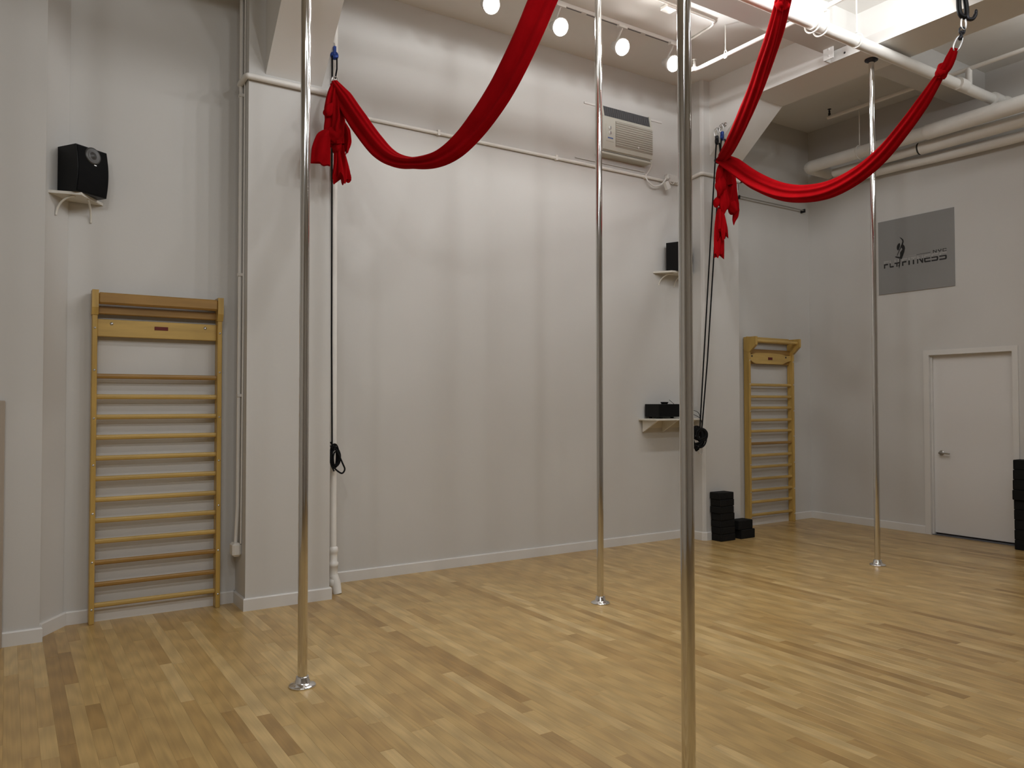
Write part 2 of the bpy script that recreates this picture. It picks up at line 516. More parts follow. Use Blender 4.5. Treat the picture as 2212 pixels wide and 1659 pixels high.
for j, pl in enumerate(planks):
    xa, xb, p, q, g, r_ = pl
    if j in top:
        o = bpy.data.objects.new('plank', pm)
        COL.objects.link(o); o.parent = floor
        o.location = ((xa + xb) / 2, (p + q) / 2, 0); o.scale = (xb - xa, q - p, 1)
        o.color = (g, r_, 0, 1)
    else:
        k = len(sv)
        sv += [((xa + xb) / 2 + a * (xb - xa), (p + q) / 2 + b_ * (q - p), c) for a, b_, c in vs]
        sf += [tuple(t + k for t in f) for f in PF]
        sc += [(g, r_, 0, 1)] * len(PF)
me = bpy.data.meshes.new('plank_field')
me.from_pydata(sv, [], sf); me.materials.append(M['planks'])
ca = me.color_attributes.new('tone', 'FLOAT_COLOR', 'CORNER')
data = []
for pi, f in enumerate(sf): data += list(sc[pi]) * len(f)
ca.data.foreach_set('color', data)
me.update()
pf = bpy.data.objects.new('plank_field', me); COL.objects.link(pf); pf.parent = floor
pf['kind'] = 'stuff'; pf['label'] = 'further oak floor strips'

# ---------------------------------------------------------------- lamps on tracks
def track(name, label, x0, x1, y, slots=True):
    t = thing(name, label, 'light track', ((x0 + x1) / 2, y, CZ - .036))
    MB().box(x0, x1, y - .018, y + .018, CZ - .034, CZ - .001).build('rail', M['track'], t)
    mb = MB(); x = x0 + .03
    while x < x1 - .2:
        mb.box(x, min(x + .66, x1 - .03), y - .006, y + .006, CZ - .0352, CZ - .0338); x += .72
    mb.build('slot', M['slot'], t)
    return t

HEADS = []
def head(x, y, z, aim, label, group, power, col=(.937, .97, 1.0), blend=.6, cone=150, radius=.055):
    t = thing('track_light', label, 'light', (x, y, z), 0, group)
    p = Vector((x, y, z)); d = (Vector(aim) - p).normalized()
    back = p - d * .15
    top = Vector((x, y, CZ - .036))
    MB().box(x - .05, x + .05, y - .02, y + .02, CZ - .062, CZ - .036).build('adapter', M['track'], t)
    MB().tube([(x, y, CZ - .06), tuple(p - d * .10 + Vector((0, 0, .05)))], .009, 10).build('stem', M['track'], t)
    MB().lathe([(0, -.17), (.028, -.168), (.040, -.15), (.050, -.09), (.078, -.02), (.078, .004), (.074, .004), (.070, -.012)], p, 28, d).build('housing', M['track'], t)
    MB().lathe([(.071, -.010), (.062, .006), (.036, .017), (.0, .021)], p, 28, d).build('lens', M['lens'], t)
    ld = bpy.data.lights.new('lamp_light', 'SPOT')
    ld.energy = power; ld.color = col
    ld.spot_size = math.radians(cone); ld.spot_blend = blend
    ld.shadow_soft_size = radius
    lo = bpy.data.objects.new('lamp_light', ld)
    COL.objects.link(lo); lo.parent = t
    lo.location = d * .085
    lo.rotation_euler = d.to_track_quat('-Z', 'Y').to_euler()
    return t

track('light_track', 'white ceiling light track above the back wall', 2.2, 5.62, 5.52)
names = ('leftmost', 'second from the left', 'third from the left', 'rightmost, beside the thick near pole,')
cols = ((1, .99, .97), (.96, .97, 1.0), (1, .97, .92), (.96, .98, 1.0))
for k, x in enumerate((3.36, 4.08, 4.80, 5.46)):
    head(x, 5.50, 4.84, (x - .5, .6, 2.3), 'glowing white track spotlight, %s of the four' % names[k], 'spotlights on the back track', P_BACK, cols[k], cone=146, blend=.8)
OR5 = ('first', 'second', 'third', 'fourth', 'fifth', 'sixth')
track('light_track', 'white ceiling light track out of view above the red silks', 2.3, 6.4, 3.25)
for k, x in enumerate((2.5, 3.25, 4.0, 4.75, 5.5, 6.22)):
    head(x, 3.25, 4.84, (x + (.4, .2, .0, .0, -.1, .2)[k], 6.6, 3.5), 'out of view spotlight above the red silks, %s from the left' % OR5[k], 'spotlights on the near track', P_NEAR * (.45, .85, 1.2, 1.2, .65, .4)[k], cone=165, blend=.5, radius=.07)
track('light_track', 'white ceiling light track out of view over the middle of the floor', -.6, 6.4, 1.25)
for k, x in enumerate((-.2, .9, 2.5, 3.6, 4.7, 5.9)):
    head(x, 1.25, 4.84, (x + (-.2, .1, .2, .3, .3, .2)[k], (3.4, 3.4, 4.4, 4.4, 4.4, 4.4)[k], (-.5, -.5, .6, .6, .6, .6)[k]), 'out of view spotlight over the middle of the floor, %s from the left' % OR5[k], 'spotlights on the middle track', P_MID * (1.6, 1.4, 1.2, 1.15, .65, .25)[k], cone=(110, 110, 165, 165, 165, 165)[k], blend=.7, radius=.07)
track('light_track', 'white ceiling light track out of view behind the viewer', -2.0, 8.3, -.9)
for k, x in enumerate((-1.7, -.6, .8, 3.2, 5.2, 7.8)):
    head(x, -.9, 4.84, (x + (1.0, .6, .4, .3, .5, .5)[k], 4.6, (.3, .3, .5, .8, .8, 4.6)[k]), 'out of view spotlight behind the viewer, %s from the left' % OR5[k], 'spotlights on the rear track', P_REAR * (2.8, 2.8, 1.3, .85, .5, .8)[k], cone=(95, 95, 150, 165, 165, 80)[k], blend=.7, radius=.07)

track('light_track', 'short white light track, unseen, added in the right bay for the pipe spotlight', 7.4, 8.0, 2.6)
head(7.7, 2.6, 4.84, (8.45, 5.8, 4.62), 'single unseen spotlight added in the right bay to brighten the wall pipes', None, 13.0, cone=110, blend=.8, radius=.07)  # unseen lamp and its track, added to brighten the wall pipes

# ---------------------------------------------------------------- poles
def pole(x, y, ztop, label):
    t = thing('dance_pole', label, 'pole', (x, y, 0), 0, 'chrome dance poles')
    R = .0254
    MB().tube([(x, y, .05), (x, y, ztop * .5), (x, y, ztop - .02)], R, 40).build('pole', M['chrome'], t)
    MB().lathe([(0, 0), (.070, 0), (.072, .004), (.070, .009), (.060, .014), (.046, .018), (.040, .024), (.039, .036), (.034, .041), (.034, .051), (.031, .054), (.0255, .054), (.0255, .045)], (x, y, 0), 48).build('base_flange', M['flange'], t)
    mb = MB().lathe([(.0262, -.030), (.034, -.028), (.036, -.016), (.058, -.012), (.058, -.0005), (0, -.0005)], (x, y, ztop), 32)
    mb.build('ceiling_mount', M['darkmetal'] if ztop < CZ - .1 else M['flange'], t)
    return t
pole(1.333, 4.109, CZ, 'chrome pole standing in front of the left column')
pole(3.752, 4.576, CZ, 'chrome pole in front of the middle of the back wall, left of the air conditioner')
pole(6.769, 4.237, BZ, 'chrome pole standing before the right wall between grey sign and wall bars')
pole(2.085, 2.045, CZ, 'thickest looking chrome pole, nearest the viewer, its foot below the photo')

# ---------------------------------------------------------------- wall bars
def bars(loc, width, label, front, zs, dark, arm=.10):
    # local frame: x along the wall, -y into the room, wall plane at y = 0
    t = thing('wall_bars', label, 'wall bars', loc, 0, 'wooden wall bars')
    hw = width / 2; tk = .032
    H = 2.27
    for s in (-1, 1):
        x0 = s * hw - tk / 2
        mb = MB().cbox(x0, x0 + tk, -.085 - .015, -.015, .0, H - (.10 if front else .02), .004)
        r = mb.build('side_rail', M['wood'], t, world=False)
        for z in (.10, .42, .75, 1.08, 1.40, 1.73, 2.02):
            MB().lathe([(0, .004), (.006, .003), (.008, 0)], (s * hw, -.1, z), 10, (0, -1, 0)).build('screw', M['steel'], r, world=False)
        # bracket carrying the top bar
        zt = H + .035
        poly = [(-.02, zt - .16), (-.10, zt - .19), (-.10 - arm, zt - .10), (-.10 - arm, zt), (-.02, zt)] if not front else [(-.02, H - .16), (-.105, H - .16), (-.125, H - .11), (-.125, H + .01), (-.02, H + .01)]
        xb0 = s * hw - tk / 2 - .004
        MB().prism(poly, 'x', xb0, xb0 + tk + .008).build('bracket', M['wood'], t, world=False)
    xi = hw - tk / 2
    for k, z in enumerate(zs):
        mb = MB()
        # rung: rounded bar
        n = 16; ry, rz = .016, .0175
        vs_ = []
        for sx in (-xi - .002, xi + .002):
            for a in range(n):
                c, s_ = math.cos(2 * math.pi * a / n), math.sin(2 * math.pi * a / n)
                vs_.append((sx, -.062 + ry * math.copysign(abs(c) ** .7, c), z + rz * math.copysign(abs(s_) ** .7, s_)))
        fs_ = [(a, (a + 1) % n, n + (a + 1) % n, n + a) for a in range(n)]
        mb.add(vs_, [tuple(reversed(f)) for f in fs_], True)
        mb.build('rung', M['woodd'] if k in dark else M['woodx'], t, world=False)
    if front:
        MB().cbox(-xi, xi, -.122, -.072, H - .085, H - .005, .012).build('pull_up_bar', M['woodd'], t, world=False)
        MB().cbox(-xi, xi, -.060, -.020, H - .15, H - .095, .006).build('top_rail', M['woodd'], t, world=False)
        h_ = MB().cbox(-xi, xi, -.060, -.034, 1.965, 2.085, .004).build('header_board', M['woodx'], t, world=False)
        MB().cbox(-.03, .06, -.0635, -.059, 2.025, 2.05, .001).build('maker_plate', M['plate'], h_, world=False)
        for x in (-xi + .09, xi - .08):
            MB().lathe([(0, .006), (.008, .005), (.012, 0)], (x, -.06, 2.055), 12, (0, -1, 0)).build('bolt', M['steel'], h_, world=False)
    else:
        zt = H + .035
        MB().tube([(-xi - .002, -.10 - arm + .035, zt - .05), (xi + .002, -.10 - arm + .035, zt - .05)], .019, 16).build('pull_up_bar', M['woodx'], t, world=False)
        MB().cbox(-xi, xi, -.05, -.02, zt - .06, zt + .01, .005).build('top_rail', M['woodx'], t, world=False)
        MB().cbox(-xi, xi, -.06, -.02, zt - .20, zt - .14, .005).build('lower_rail', M['woodd'], t, world=False)
        MB().cbox(-xi, xi, -.045, -.02, 1.98, 2.06, .004).build('back_board', M['woodd'], t, world=False)
        poly = [(-xi, 2.04), (-xi + .06, 2.005)]
        for k in range(9):
            u = k / 8; poly.append((-xi + .12 + u * (width - .32), 1.985 - .0 * u + .0))
        poly += [(xi - .10, 2.01), (xi, 2.035), (xi, 2.10), (xi - .1, 2.10), (xi - .22, 2.115), (0, 2.12), (-xi + .12, 2.115), (-xi + .05, 2.10), (-xi, 2.10)]
        h_ = MB().prism(poly, 'y', -.075, -.05).build('header_board', M['woodx'], t, world=False)
        MB().cbox(-.045, .035, -.0785, -.074, 2.035, 2.068, .001).build('maker_plate', M['plate'], h_, world=False)
        for x in (-xi + .05, xi - .10):
            MB().lathe([(0, .006), (.008, .005), (.012, 0)], (x, -.075, 2.075), 12, (0, -1, 0)).build('bolt', M['darkmetal'], h_, world=False)
    return t
Z1 = (1.690, 1.548, 1.408, 1.268, 1.125, .984, .840, .697, .555, .411, .261, .121)
bars((.905, R1, 0), .82, 'wooden wall bars on the left wall with the top bar nearly flush', True, Z1, (0, 9, 10))
Z2 = (1.723, 1.577, 1.441, 1.289, 1.154, 1.003, .857, .716, .571, .431, .291, .134)
bars((7.975, R2, 0), .82, 'wooden wall bars by the room corner with the top bar standing forward', False, Z2, (5,))

# ---------------------------------------------------------------- red silks
V = Vector
def catmull(pts, n):
    P = [Vector(p) for p in pts]
    P = [P[0] * 2 - P[1]] + P + [P[-1] * 2 - P[-2]]
    out = []
    segs = len(P) - 3
    for i in range(n):
        s = i / (n - 1) * segs
        k = min(int(s), segs - 1); u = s - k
        a, b_, c, d = P[k:k + 4]
        out.append(.5 * ((2 * b_) + (c - a) * u + (2 * a - 5 * b_ + 4 * c - d) * u * u + (3 * b_ - a - 3 * c + d) * u ** 3))
    return out

def lerp_list(vals, u):
    s = u * (len(vals) - 1); k = min(int(s), len(vals) - 2); f = s - k
    return vals[k] * (1 - f) + vals[k + 1] * f

def cloth(pts, hw, ht, folds=5, amp=.18, seed=0, n=60, m=44, ref=None, ragged=0.0, closed_ends=True, twist=0.0):
    """bundle of cloth swept along pts; hw / ht lists of half width / half thickness along the run"""
    R = random.Random(seed)
    path = catmull(pts, n)
    ph = [R.uniform(0, 6.28) for _ in range(4)]
    ks = [folds, folds + 3, folds * 2 + 1, 2]
    mb = MB(); rings = []
    for i, p in enumerate(path):
        u = i / (n - 1)
        t = (path[min(i + 1, n - 1)] - path[max(i - 1, 0)]).normalized()
        rv = Vector(ref) if ref else Vector((0, 0, 1))
        w = (rv - t * rv.dot(t))
        if w.length < .05:
            w = Vector((1, 0, 0)) - t * t.x
        w.normalize()
        b_ = t.cross(w)
        if twist:
            a = twist * u
            w, b_ = w * math.cos(a) + b_ * math.sin(a), b_ * math.cos(a) - w * math.sin(a)
        A, B = lerp_list(hw, u), lerp_list(ht, u)
        ring = []
        for k in range(m):
            f = 2 * math.pi * k / m
            q = 1 + amp * (.55 * math.sin(ks[0] * f + ph[0] + 1.5 * u) + .3 * math.sin(ks[1] * f + ph[1] - 2.0 * u) + .25 * math.sin(ks[2] * f + ph[2] + u))
            off = w * (A * math.cos(f) * (1 + (q - 1) * .45)) + b_ * (B * math.sin(f) * q + A * .10 * math.sin(2.5 * math.cos(f) * 2 + ph[3] + u * 3) * amp * 3)
            pt = p + off
            if ragged and u > .86:
                pt = pt + t * (ragged * (u - .86) / .14 * (.5 * math.sin(3 * f + ph[1]) + .35 * math.sin(7 * f + ph[2])))
            ring.append(pt)
        rings.append(ring)
    vs_ = [q for r in rings for q in r]
    fs_ = []
    for i in range(n - 1):
        for k in range(m):
            k2 = (k + 1) % m
            fs_.append((i * m + k, i * m + k2, (i + 1) * m + k2, (i + 1) * m + k))
    mb.add(vs_, fs_, True)
    if closed_ends:
        for r_, rev in ((rings[0], True), (rings[-1], False)):
            c = sum(r_, Vector()) / m
            ff = [(k, (k + 1) % m, m) for k in range(m)]
            if rev: ff = [tuple(reversed(f)) for f in ff]
            mb.add(r_ + [c], ff, True)
    return mb

def lump(c, rx, ry, rz, seed, rot=0.0):
    R = random.Random(seed); ph = [R.uniform(0, 6.28) for _ in range(4)]
    c = Vector(c); mb = MB(); n, m_ = 18, 26; vs_ = []
    for i in range(n + 1):
        a = math.pi * i / n
        for k in range(m_):
            f = 2 * math.pi * k / m_
            q = 1 + .10 * math.sin(3 * f + 2 * a + ph[0]) + .07 * math.sin(5 * f - 3 * a + ph[1]) + .05 * math.sin(4 * a + ph[2])
            x, y, z = rx * math.sin(a) * math.cos(f) * q, ry * math.sin(a) * math.sin(f) * q, rz * math.cos(a) * q
            x, z = x * math.cos(rot) + z * math.sin(rot), z * math.cos(rot) - x * math.sin(rot)
            vs_.append(c + Vector((x, y, z)))
    fs_ = []
    for i in range(n):
        for k in range(m_):
            k2 = (k + 1) % m_
            fs_.append((i * m_ + k, (i + 1) * m_ + k, (i + 1) * m_ + k2, i * m_ + k2))
    mb.add(vs_, fs_, True)
    return mb

def carab(mb, c, up, side, ln, wd, r):
    """closed metal loop"""
    c = Vector(c); up = Vector(up).normalized(); side = Vector(side); side = (side - up * side.dot(up)).normalized()
    pts = []
    for k in range(24):
        a = 2 * math.pi * k / 24
        pts.append(c + up * (ln / 2 * math.sin(a)) + side * (wd / 2 * math.copysign(abs(math.cos(a)) ** .7, math.cos(a))))
    mb.tube(pts, r, 10, closed=True)
    return mb

# --- silk tied to the left column
S1 = [(2.064, 5.68, 3.945), (2.111, 5.579, 3.786), (2.172, 5.451, 3.593), (2.25, 5.286, 3.377), (2.316, 5.146, 3.259), (2.389, 4.992, 3.207), (2.477, 4.806, 3.196), (2.554, 4.644, 3.252), (2.627, 4.488, 3.373), (2.699, 4.337, 3.542), (2.753, 4.223, 3.714), (2.805, 4.112, 3.912), (2.842, 4.034, 4.07), (2.886, 3.942, 4.236), (2.93, 3.85, 4.40), (2.95, 3.81, 4.50)]
silk1 = thing('aerial_silk', 'red aerial silk swagged from the left column with a big knot at its end', 'silk', (2.064, 5.68, 3.30), 0, 'red aerial silks')
cloth(S1, [.03, .068, .074, .070, .052, .038, .056, .080, .097, .106, .110, .111, .112, .11, .09, .03], [.03, .045, .045, .045, .045, .045, .045, .045, .04, .04, .04, .04, .04, .04, .04, .03], 5, .30, 3, 110, 56).build('swag', M['red'], silk1)
cloth([V((2.0750, 5.6800, 3.9473)), V((2.0498, 5.6600, 3.8422)), V((2.0467, 5.6500, 3.7354)), V((2.0617, 5.6500, 3.6427)), V((2.0622, 5.6500, 3.5506)), V((2.0882, 5.6500, 3.4631))], [.026, .045, .066, .072, .074, .055], [.025, .045, .06, .06, .062, .05], 4, .42, 11, 60, 60, ref=(1, 0, 0), twist=1.1).build('tail_wrap', M['red'], silk1)
lump(V((2.0034, 5.6200, 3.7062)), .038, .04, .055, 15, .4).build('fold', M['red'], silk1)
lump(V((2.0404, 5.6100, 3.5206)), .068, .045, .055, 16, -.3).build('fold', M['red'], silk1)
cloth([V((2.0114, 5.6300, 3.5491)), V((1.9615, 5.6100, 3.4849)), V((1.9407, 5.6000, 3.3877)), V((1.9377, 5.6000, 3.2830))], [.03, .055, .070, .073], [.03, .034, .028, .022], 3, .22, 12, 30, 40, ref=(1, 0, 0), ragged=.012).build('bow_loop', M['red'], silk1)
lump(V((2.0809, 5.6500, 3.4476)), .042, .045, .055, 5).build('knot', M['red'], silk1)
cloth([V((2.0956, 5.6500, 3.4574)), V((2.1033, 5.6500, 3.3806)), V((2.1110, 5.6500, 3.2966)), V((2.1151, 5.6500, 3.2120))], [.030, .046, .058, .068], [.03, .032, .034, .036], 6, .6, 13, 36, 72, ref=(1, 0, 0), ragged=.06).build('tail', M['red'], silk1)
cloth([V((2.1167, 5.6400, 3.6505)), V((2.1353, 5.6300, 3.5799)), V((2.1468, 5.6300, 3.5037)), V((2.1397, 5.6300, 3.4242))], [.012, .036, .034, .018], [.012, .025, .025, .014], 4, .7, 14, 24, 44, ref=(1, 0, 0), ragged=.05).build('ruffle', M['red'], silk1)

# --- two silks tied to the right column
S2 = [(6.311, 5.663, 4.076), (5.959, 5.215, 4.058), (5.573, 4.725, 4.103), (5.288, 4.363, 4.17), (5.077, 4.094, 4.256), (4.886, 3.851, 4.334), (4.745, 3.672, 4.432), (4.678, 3.587, 4.495), (4.61, 3.50, 4.58)]
silk2 = thing('aerial_silk', 'red aerial silk rising steeply from the right column out of the top of the photo', 'silk', (6.3, 5.65, 4.0), 0, 'red aerial silks')
cloth(S2, [.05, .075, .088, .085, .08, .072, .05, .042, .035], [.045, .05, .055, .055, .055, .05, .045, .04, .03], 4, .42, 21, 100, 56).build('swag', M['red'], silk2)
lump((4.735, 3.66, 4.435), .055, .05, .06, 22).build('knot', M['red'], silk2)
S3 = [(6.277, 5.62, 4.059), (6.188, 5.358, 3.894), (6.079, 5.036, 3.666), (5.954, 4.668, 3.463), (5.84, 4.335, 3.34), (5.718, 3.973, 3.275), (5.607, 3.648, 3.293), (5.515, 3.376, 3.37), (5.438, 3.149, 3.498), (5.38, 2.979, 3.616), (5.332, 2.838, 3.736), (5.312, 2.78, 3.775), (5.300, 2.745, 3.82), (5.288, 2.712, 3.872)]
silk3 = thing('aerial_silk', 'red silk drooping from the metal hook to a knotted tail at the right column', 'silk', (6.28, 5.62, 3.0), 0, 'red aerial silks')
cloth(S3, [.06, .085, .085, .078, .072, .07, .068, .064, .058, .05, .030, .036, .034, .024], [.05, .06, .055, .05, .05, .05, .05, .05, .045, .04, .026, .03, .028, .02], 4, .36, 31, 120, 56).build('swag', M['red'], silk3)
lump((5.327, 2.815, 3.765), .042, .04, .058, 33, .5).build('hook_knot', M['red'], silk3)
k2 = .1688 * .00478
cloth([V((6.3138, 5.6200, 4.0375)), V((6.3072, 5.6200, 3.9866)), V((6.3066, 5.6200, 3.9285)), V((6.3117, 5.6200, 3.8547)), V((6.3229, 5.6200, 3.7901))], [58 * k2, 85 * k2, 100 * k2, 105 * k2, 100 * k2], [.045, .06, .07, .075, .07], 5, .3, 41, 36, 44, ref=(1, 0, 0), twist=.5).build('tail_wrap', M['red'], silk3)
cloth([V((6.3437, 5.6400, 3.9645)), V((6.3610, 5.6500, 3.8697)), V((6.3717, 5.6500, 3.7545)), V((6.3730, 5.6500, 3.6547)), V((6.3720, 5.6500, 3.5712))], [100 * k2, 112 * k2, 125 * k2, 130 * k2, 90 * k2], [.06, .07, .07, .06, .04], 6, .4, 51, 50, 60, ref=(1, 0, 0), twist=.4).build('tail_mass', M['red'], silk3)
lump(V((6.1964, 5.5600, 3.7485)), 78 * k2, .05, 118 * k2, 42, .15).build('fold', M['red'], silk3)
lump(V((6.2134, 5.5400, 3.5914)), 60 * k2, .05, 155 * k2, 43, .12).build('fold', M['red'], silk3)
lump(V((6.3520, 5.5500, 3.5472)), 72 * k2, .05, 88 * k2, 44, -.5).build('fold', M['red'], silk3)
cloth([V((6.4075, 5.6300, 3.9055)), V((6.4359, 5.6400, 3.8120)), V((6.4467, 5.6400, 3.6964)), V((6.4760, 5.6400, 3.6084)), V((6.5118, 5.6400, 3.5377))], [55 * k2, 66 * k2, 70 * k2, 66 * k2, 48 * k2], [.05, .055, .05, .04, .02], 5, .35, 45, 30, 40, ref=(1, 0, 0)).build('fold', M['red'], silk3)
cloth([V((6.4599, 5.6000, 3.5559)), V((6.4530, 5.6000, 3.4883)), V((6.4318, 5.6000, 3.4356)), V((6.4239, 5.6000, 3.3806))], [50 * k2, 48 * k2, 26 * k2, 3 * k2], [.02, .02, .012, .003], 3, .4, 46, 20, 30, ref=(1, 0, 0)).build('tip', M['red'], silk3)
lump(V((6.1651, 5.6000, 3.5879)), 34 * k2, .04, 62 * k2, 47).build('fold', M['red'], silk3)
cloth([V((6.2150, 5.6000, 3.5391)), V((6.2080, 5.6000, 3.4398)), V((6.2008, 5.6000, 3.3160)), V((6.1957, 5.6000, 3.1764)), V((6.1918, 5.6000, 3.0371))], [26 * k2, 54 * k2, 68 * k2, 76 * k2, 82 * k2], [.02, .026, .028, .03, .03], 5, .38, 48, 40, 60, ref=(1, 0, 0), ragged=.05).build('tail', M['red'], silk3)
cloth([V((6.1821, 5.5600, 3.5098)), V((6.1908, 5.5550, 3.4284)), V((6.1960, 5.5500, 3.3467)), V((6.1997, 5.5500, 3.2576))], [28 * k2, 58 * k2, 78 * k2, 86 * k2], [.02, .024, .026, .026], 5, .42, 49, 30, 60, ref=(1, 0, 0), ragged=.10).build('tail', M['red'], silk3)

# ---------------------------------------------------------------- ropes, pulleys and hooks
def rope_coil(mb, c, rx, rz, n, seed, ax=Vector((1, 0, 0)), r=.006):
    R = random.Random(seed); c = Vector(c)
    pts = []
    for k in range(n * 14 + 1):
        a = 2 * math.pi * k / 14 - math.pi / 2
        lp = k // 14
        if k % 14 == 0:
            sx, sz, ox, oz, oy = rx * R.uniform(.55, 1.15), rz * R.uniform(.65, 1.15), R.uniform(-.25, .25) * rx, R.uniform(-.3, .15) * rz, R.uniform(-.02, .02)
        pts.append(c + ax * (ox + sx * math.cos(a)) + Vector((0, oy, oz + sz * math.sin(a))))
    mb.tube(catmull([pts[i] for i in range(0, len(pts), 2)], len(pts) * 2), r, 8)
    return mb

r1 = thing('pulley_rope', 'black hoisting rope with blue pulley hanging down the left column to a small coil', 'rope', (2.118, 5.85, 1.0))
pu = MB().lathe([(0, -.012), (.028, -.012), (.032, -.006), (.024, 0), (.032, .006), (.028, .012), (0, .012)], (2.108, 5.80, 4.215), 24, (.4, 1, 0))
pu.box(2.098, 2.118, 5.785, 5.815, 4.215, 4.285)
pu.build('pulley', M['pulley'], r1)
MB().tube([(2.108, 5.80, 4.28), (2.106, 5.802, 4.31), (2.08, 5.812, 4.33)], .006, 8).build('eye_screw', M['steel'], r1)
mb = MB().tube([(2.090, 5.798, 4.21), (2.094, 5.802, 3.2), (2.099, 5.808, 2.0), (2.108, 5.815, 1.3), (2.122, 5.85, 1.15)], .0065, 8)
mb.tube([(2.126, 5.795, 4.21), (2.108, 5.745, 4.09), (2.076, 5.69, 3.99)], .0065, 8)
mb.build('rope', M['rope'], r1)
mb = rope_coil(MB(), (2.150, 5.87, 1.085), .040, .085, 7, 3, Vector((1, .15, 0)).normalized())
mb.tube(catmull([(2.112, 5.86, 1.2), (2.165, 5.85, 1.12), (2.205, 5.84, 1.03), (2.222, 5.84, .985), (2.20, 5.84, .955), (2.165, 5.85, .975), (2.135, 5.86, 1.01)], 40), .0065, 8)
mb.build('coil', M['rope'], r1)
MB().box(2.10, 2.135, 5.86, 5.88, 1.16, 1.175).build('cleat', M['steel'], r1)
carab(MB(), (2.070, 5.685, 3.965), (0, .1, 1), (1, -.4, 0), .07, .045, .005).build('carabiner', M['steel'], r1)

r2 = thing('pulley_rope', 'pair of black hoisting ropes with two blue pulleys hanging down the right column', 'rope', (6.3, 5.8, 1.0))
def pulley(parent, c, q):
    x, y, z = c
    mb = MB().lathe([(0, -.014), (.032, -.014), (.038, -.007), (.028, 0), (.038, .007), (.032, .014), (0, .014)], c, 24, (.5, -1, 0))
    mb.cbox(x - .014, x + .014, y - .018, y + .018, z - .005, z + .065, .005)
    p = mb.build('pulley', M['pulley'] if q else M['darkmetal'], parent)
    m2 = MB(); carab(m2, (x, y + .01, z + .10), (0, 0, 1), (1, -.5, 0), .085, .045, .006)
    m2.build('shackle', M['steel'], p)
    MB().lathe([(0, .010), (.02, .010), (.026, 0), (0, 0)], (B2[0], y, z + .15), 16, (-1, 0, 0)).tube([(B2[0], y, z + .15), (x, y, z + .15), (x, y + .005, z + .135)], .008, 8).build('eye_plate', M['steel'], p)
pa = V((6.4750, 5.7947, 4.3820)); pb = V((6.4750, 5.8706, 4.3580))
pulley(r2, tuple(pa), True); pulley(r2, tuple(pb), False)
mb = MB()
a0 = pb + Vector((-.02, -.01, -.02)); a1 = V((6.4060, 5.8700, 3.7163)); a2 = V((6.2136, 5.8400, 1.9468)); a3 = V((6.1403, 5.8300, 1.2347))
b0 = pa + Vector((-.025, -.01, -.02)); b1 = V((6.4265, 5.8300, 3.6599)); b2 = V((6.2697, 5.8400, 1.9485)); b3 = V((6.1678, 5.8300, 1.2195))
mb.tube([a0, a1, a2, a3], .0075, 8); mb.tube([b0, b1, b2, b3], .0075, 8)
kn = V((6.2488, 5.6200, 4.0395))
mb.tube([pb + Vector((.018, -.02, -.02)), V((6.4054, 5.7600, 4.1832)), kn], .0075, 8)
mb.tube([pa + Vector((.02, -.02, -.02)), V((6.4704, 5.7400, 4.2495)), V((6.3934, 5.6600, 4.1142))], .0075, 8)
mb.build('rope', M['rope'], r2)
cc = V((6.1085, 5.8400, 1.1375))
mb = rope_coil(MB(), tuple(cc), .088, .105, 8, 8, Vector((1, -.45, 0)).normalized(), .0085)
rope_coil(mb, tuple(cc + Vector((.035, -.02, .03))), .07, .06, 7, 9, Vector((1, -.45, 0)).normalized(), .0085)
mb.build('coil', M['rope'], r2)
carab(MB(), tuple(V((6.1485, 5.8400, 0.9997))), (0, 0, 1), (1, -.5, 0), .07, .045, .005).build('cleat', M['steel'], r2)
carab(MB(), tuple(V((6.2581, 5.6600, 4.0516))), (1, 0, .2), (0, .2, 1), .10, .05, .007).build('carabiner', M['darkmetal'], r2)

hk = thing('rigging_strap', 'black rigging strap with steel links and hook holding the drooping silk', 'strap', (5.29, 2.70, 3.87))
H0 = Vector((5.288, 2.706, 3.90)); vdir = Vector((.035, -.03, .30))
carab(MB(), (5.298, 2.696, 3.900), (.33, -.25, 1), (1, -.62, 0), .105, .045, .0055).build('carabiner', M['steel'], hk)
mb = MB().lathe([(0, -.035), (.010, -.034), (.014, -.022), (.014, -.006), (.009, 0), (.009, .01), (.016, .016), (.010, .028), (0, .03)], (5.314, 2.683, 3.955), 16, (.2, -.15, 1))
carab(mb, (5.319, 2.679, 3.985), (.05, -.05, 1), (1, -.62, 0), .046, .036, .006)
mb.build('swivel', M['darkmetal'], hk)
carab(MB(), (5.328, 2.672, 4.032), (.02, 0, 1), (.7, -.3, .0), .085, .036, .0055).build('link', M['steel'], hk)
# strap: two webbing legs that meet at the bottom
def web(pts, w, t_, side=(.84, -.54, 0)):
    mb = MB(); P = catmull(pts, 40); s = Vector(side).normalized(); ring = []
    for i, p in enumerate(P):
        tt = (P[min(i + 1, 39)] - P[max(i - 1, 0)]).normalized()
        nn = tt.cross(s)
        if nn.length < .05: nn = Vector((.54, .84, 0))
        nn.normalize(); ss = nn.cross(tt).normalized()
        ring.append([p + ss * (w * a) + nn * (t_ * b_) for a, b_ in ((-.5, -.5), (.5, -.5), (.5, .5), (-.5, .5))])
    vs_ = [q for r in ring for q in r]; fs_ = []
    for i in range(39):
        for k in range(4):
            fs_.append((i * 4 + k, i * 4 + (k + 1) % 4, i * 4 + 4 + (k + 1) % 4, i * 4 + 4 + k))
    fs_ += [(3, 2, 1, 0), (156, 157, 158, 159)]
    return mb.add(vs_, fs_)
mb = MB()
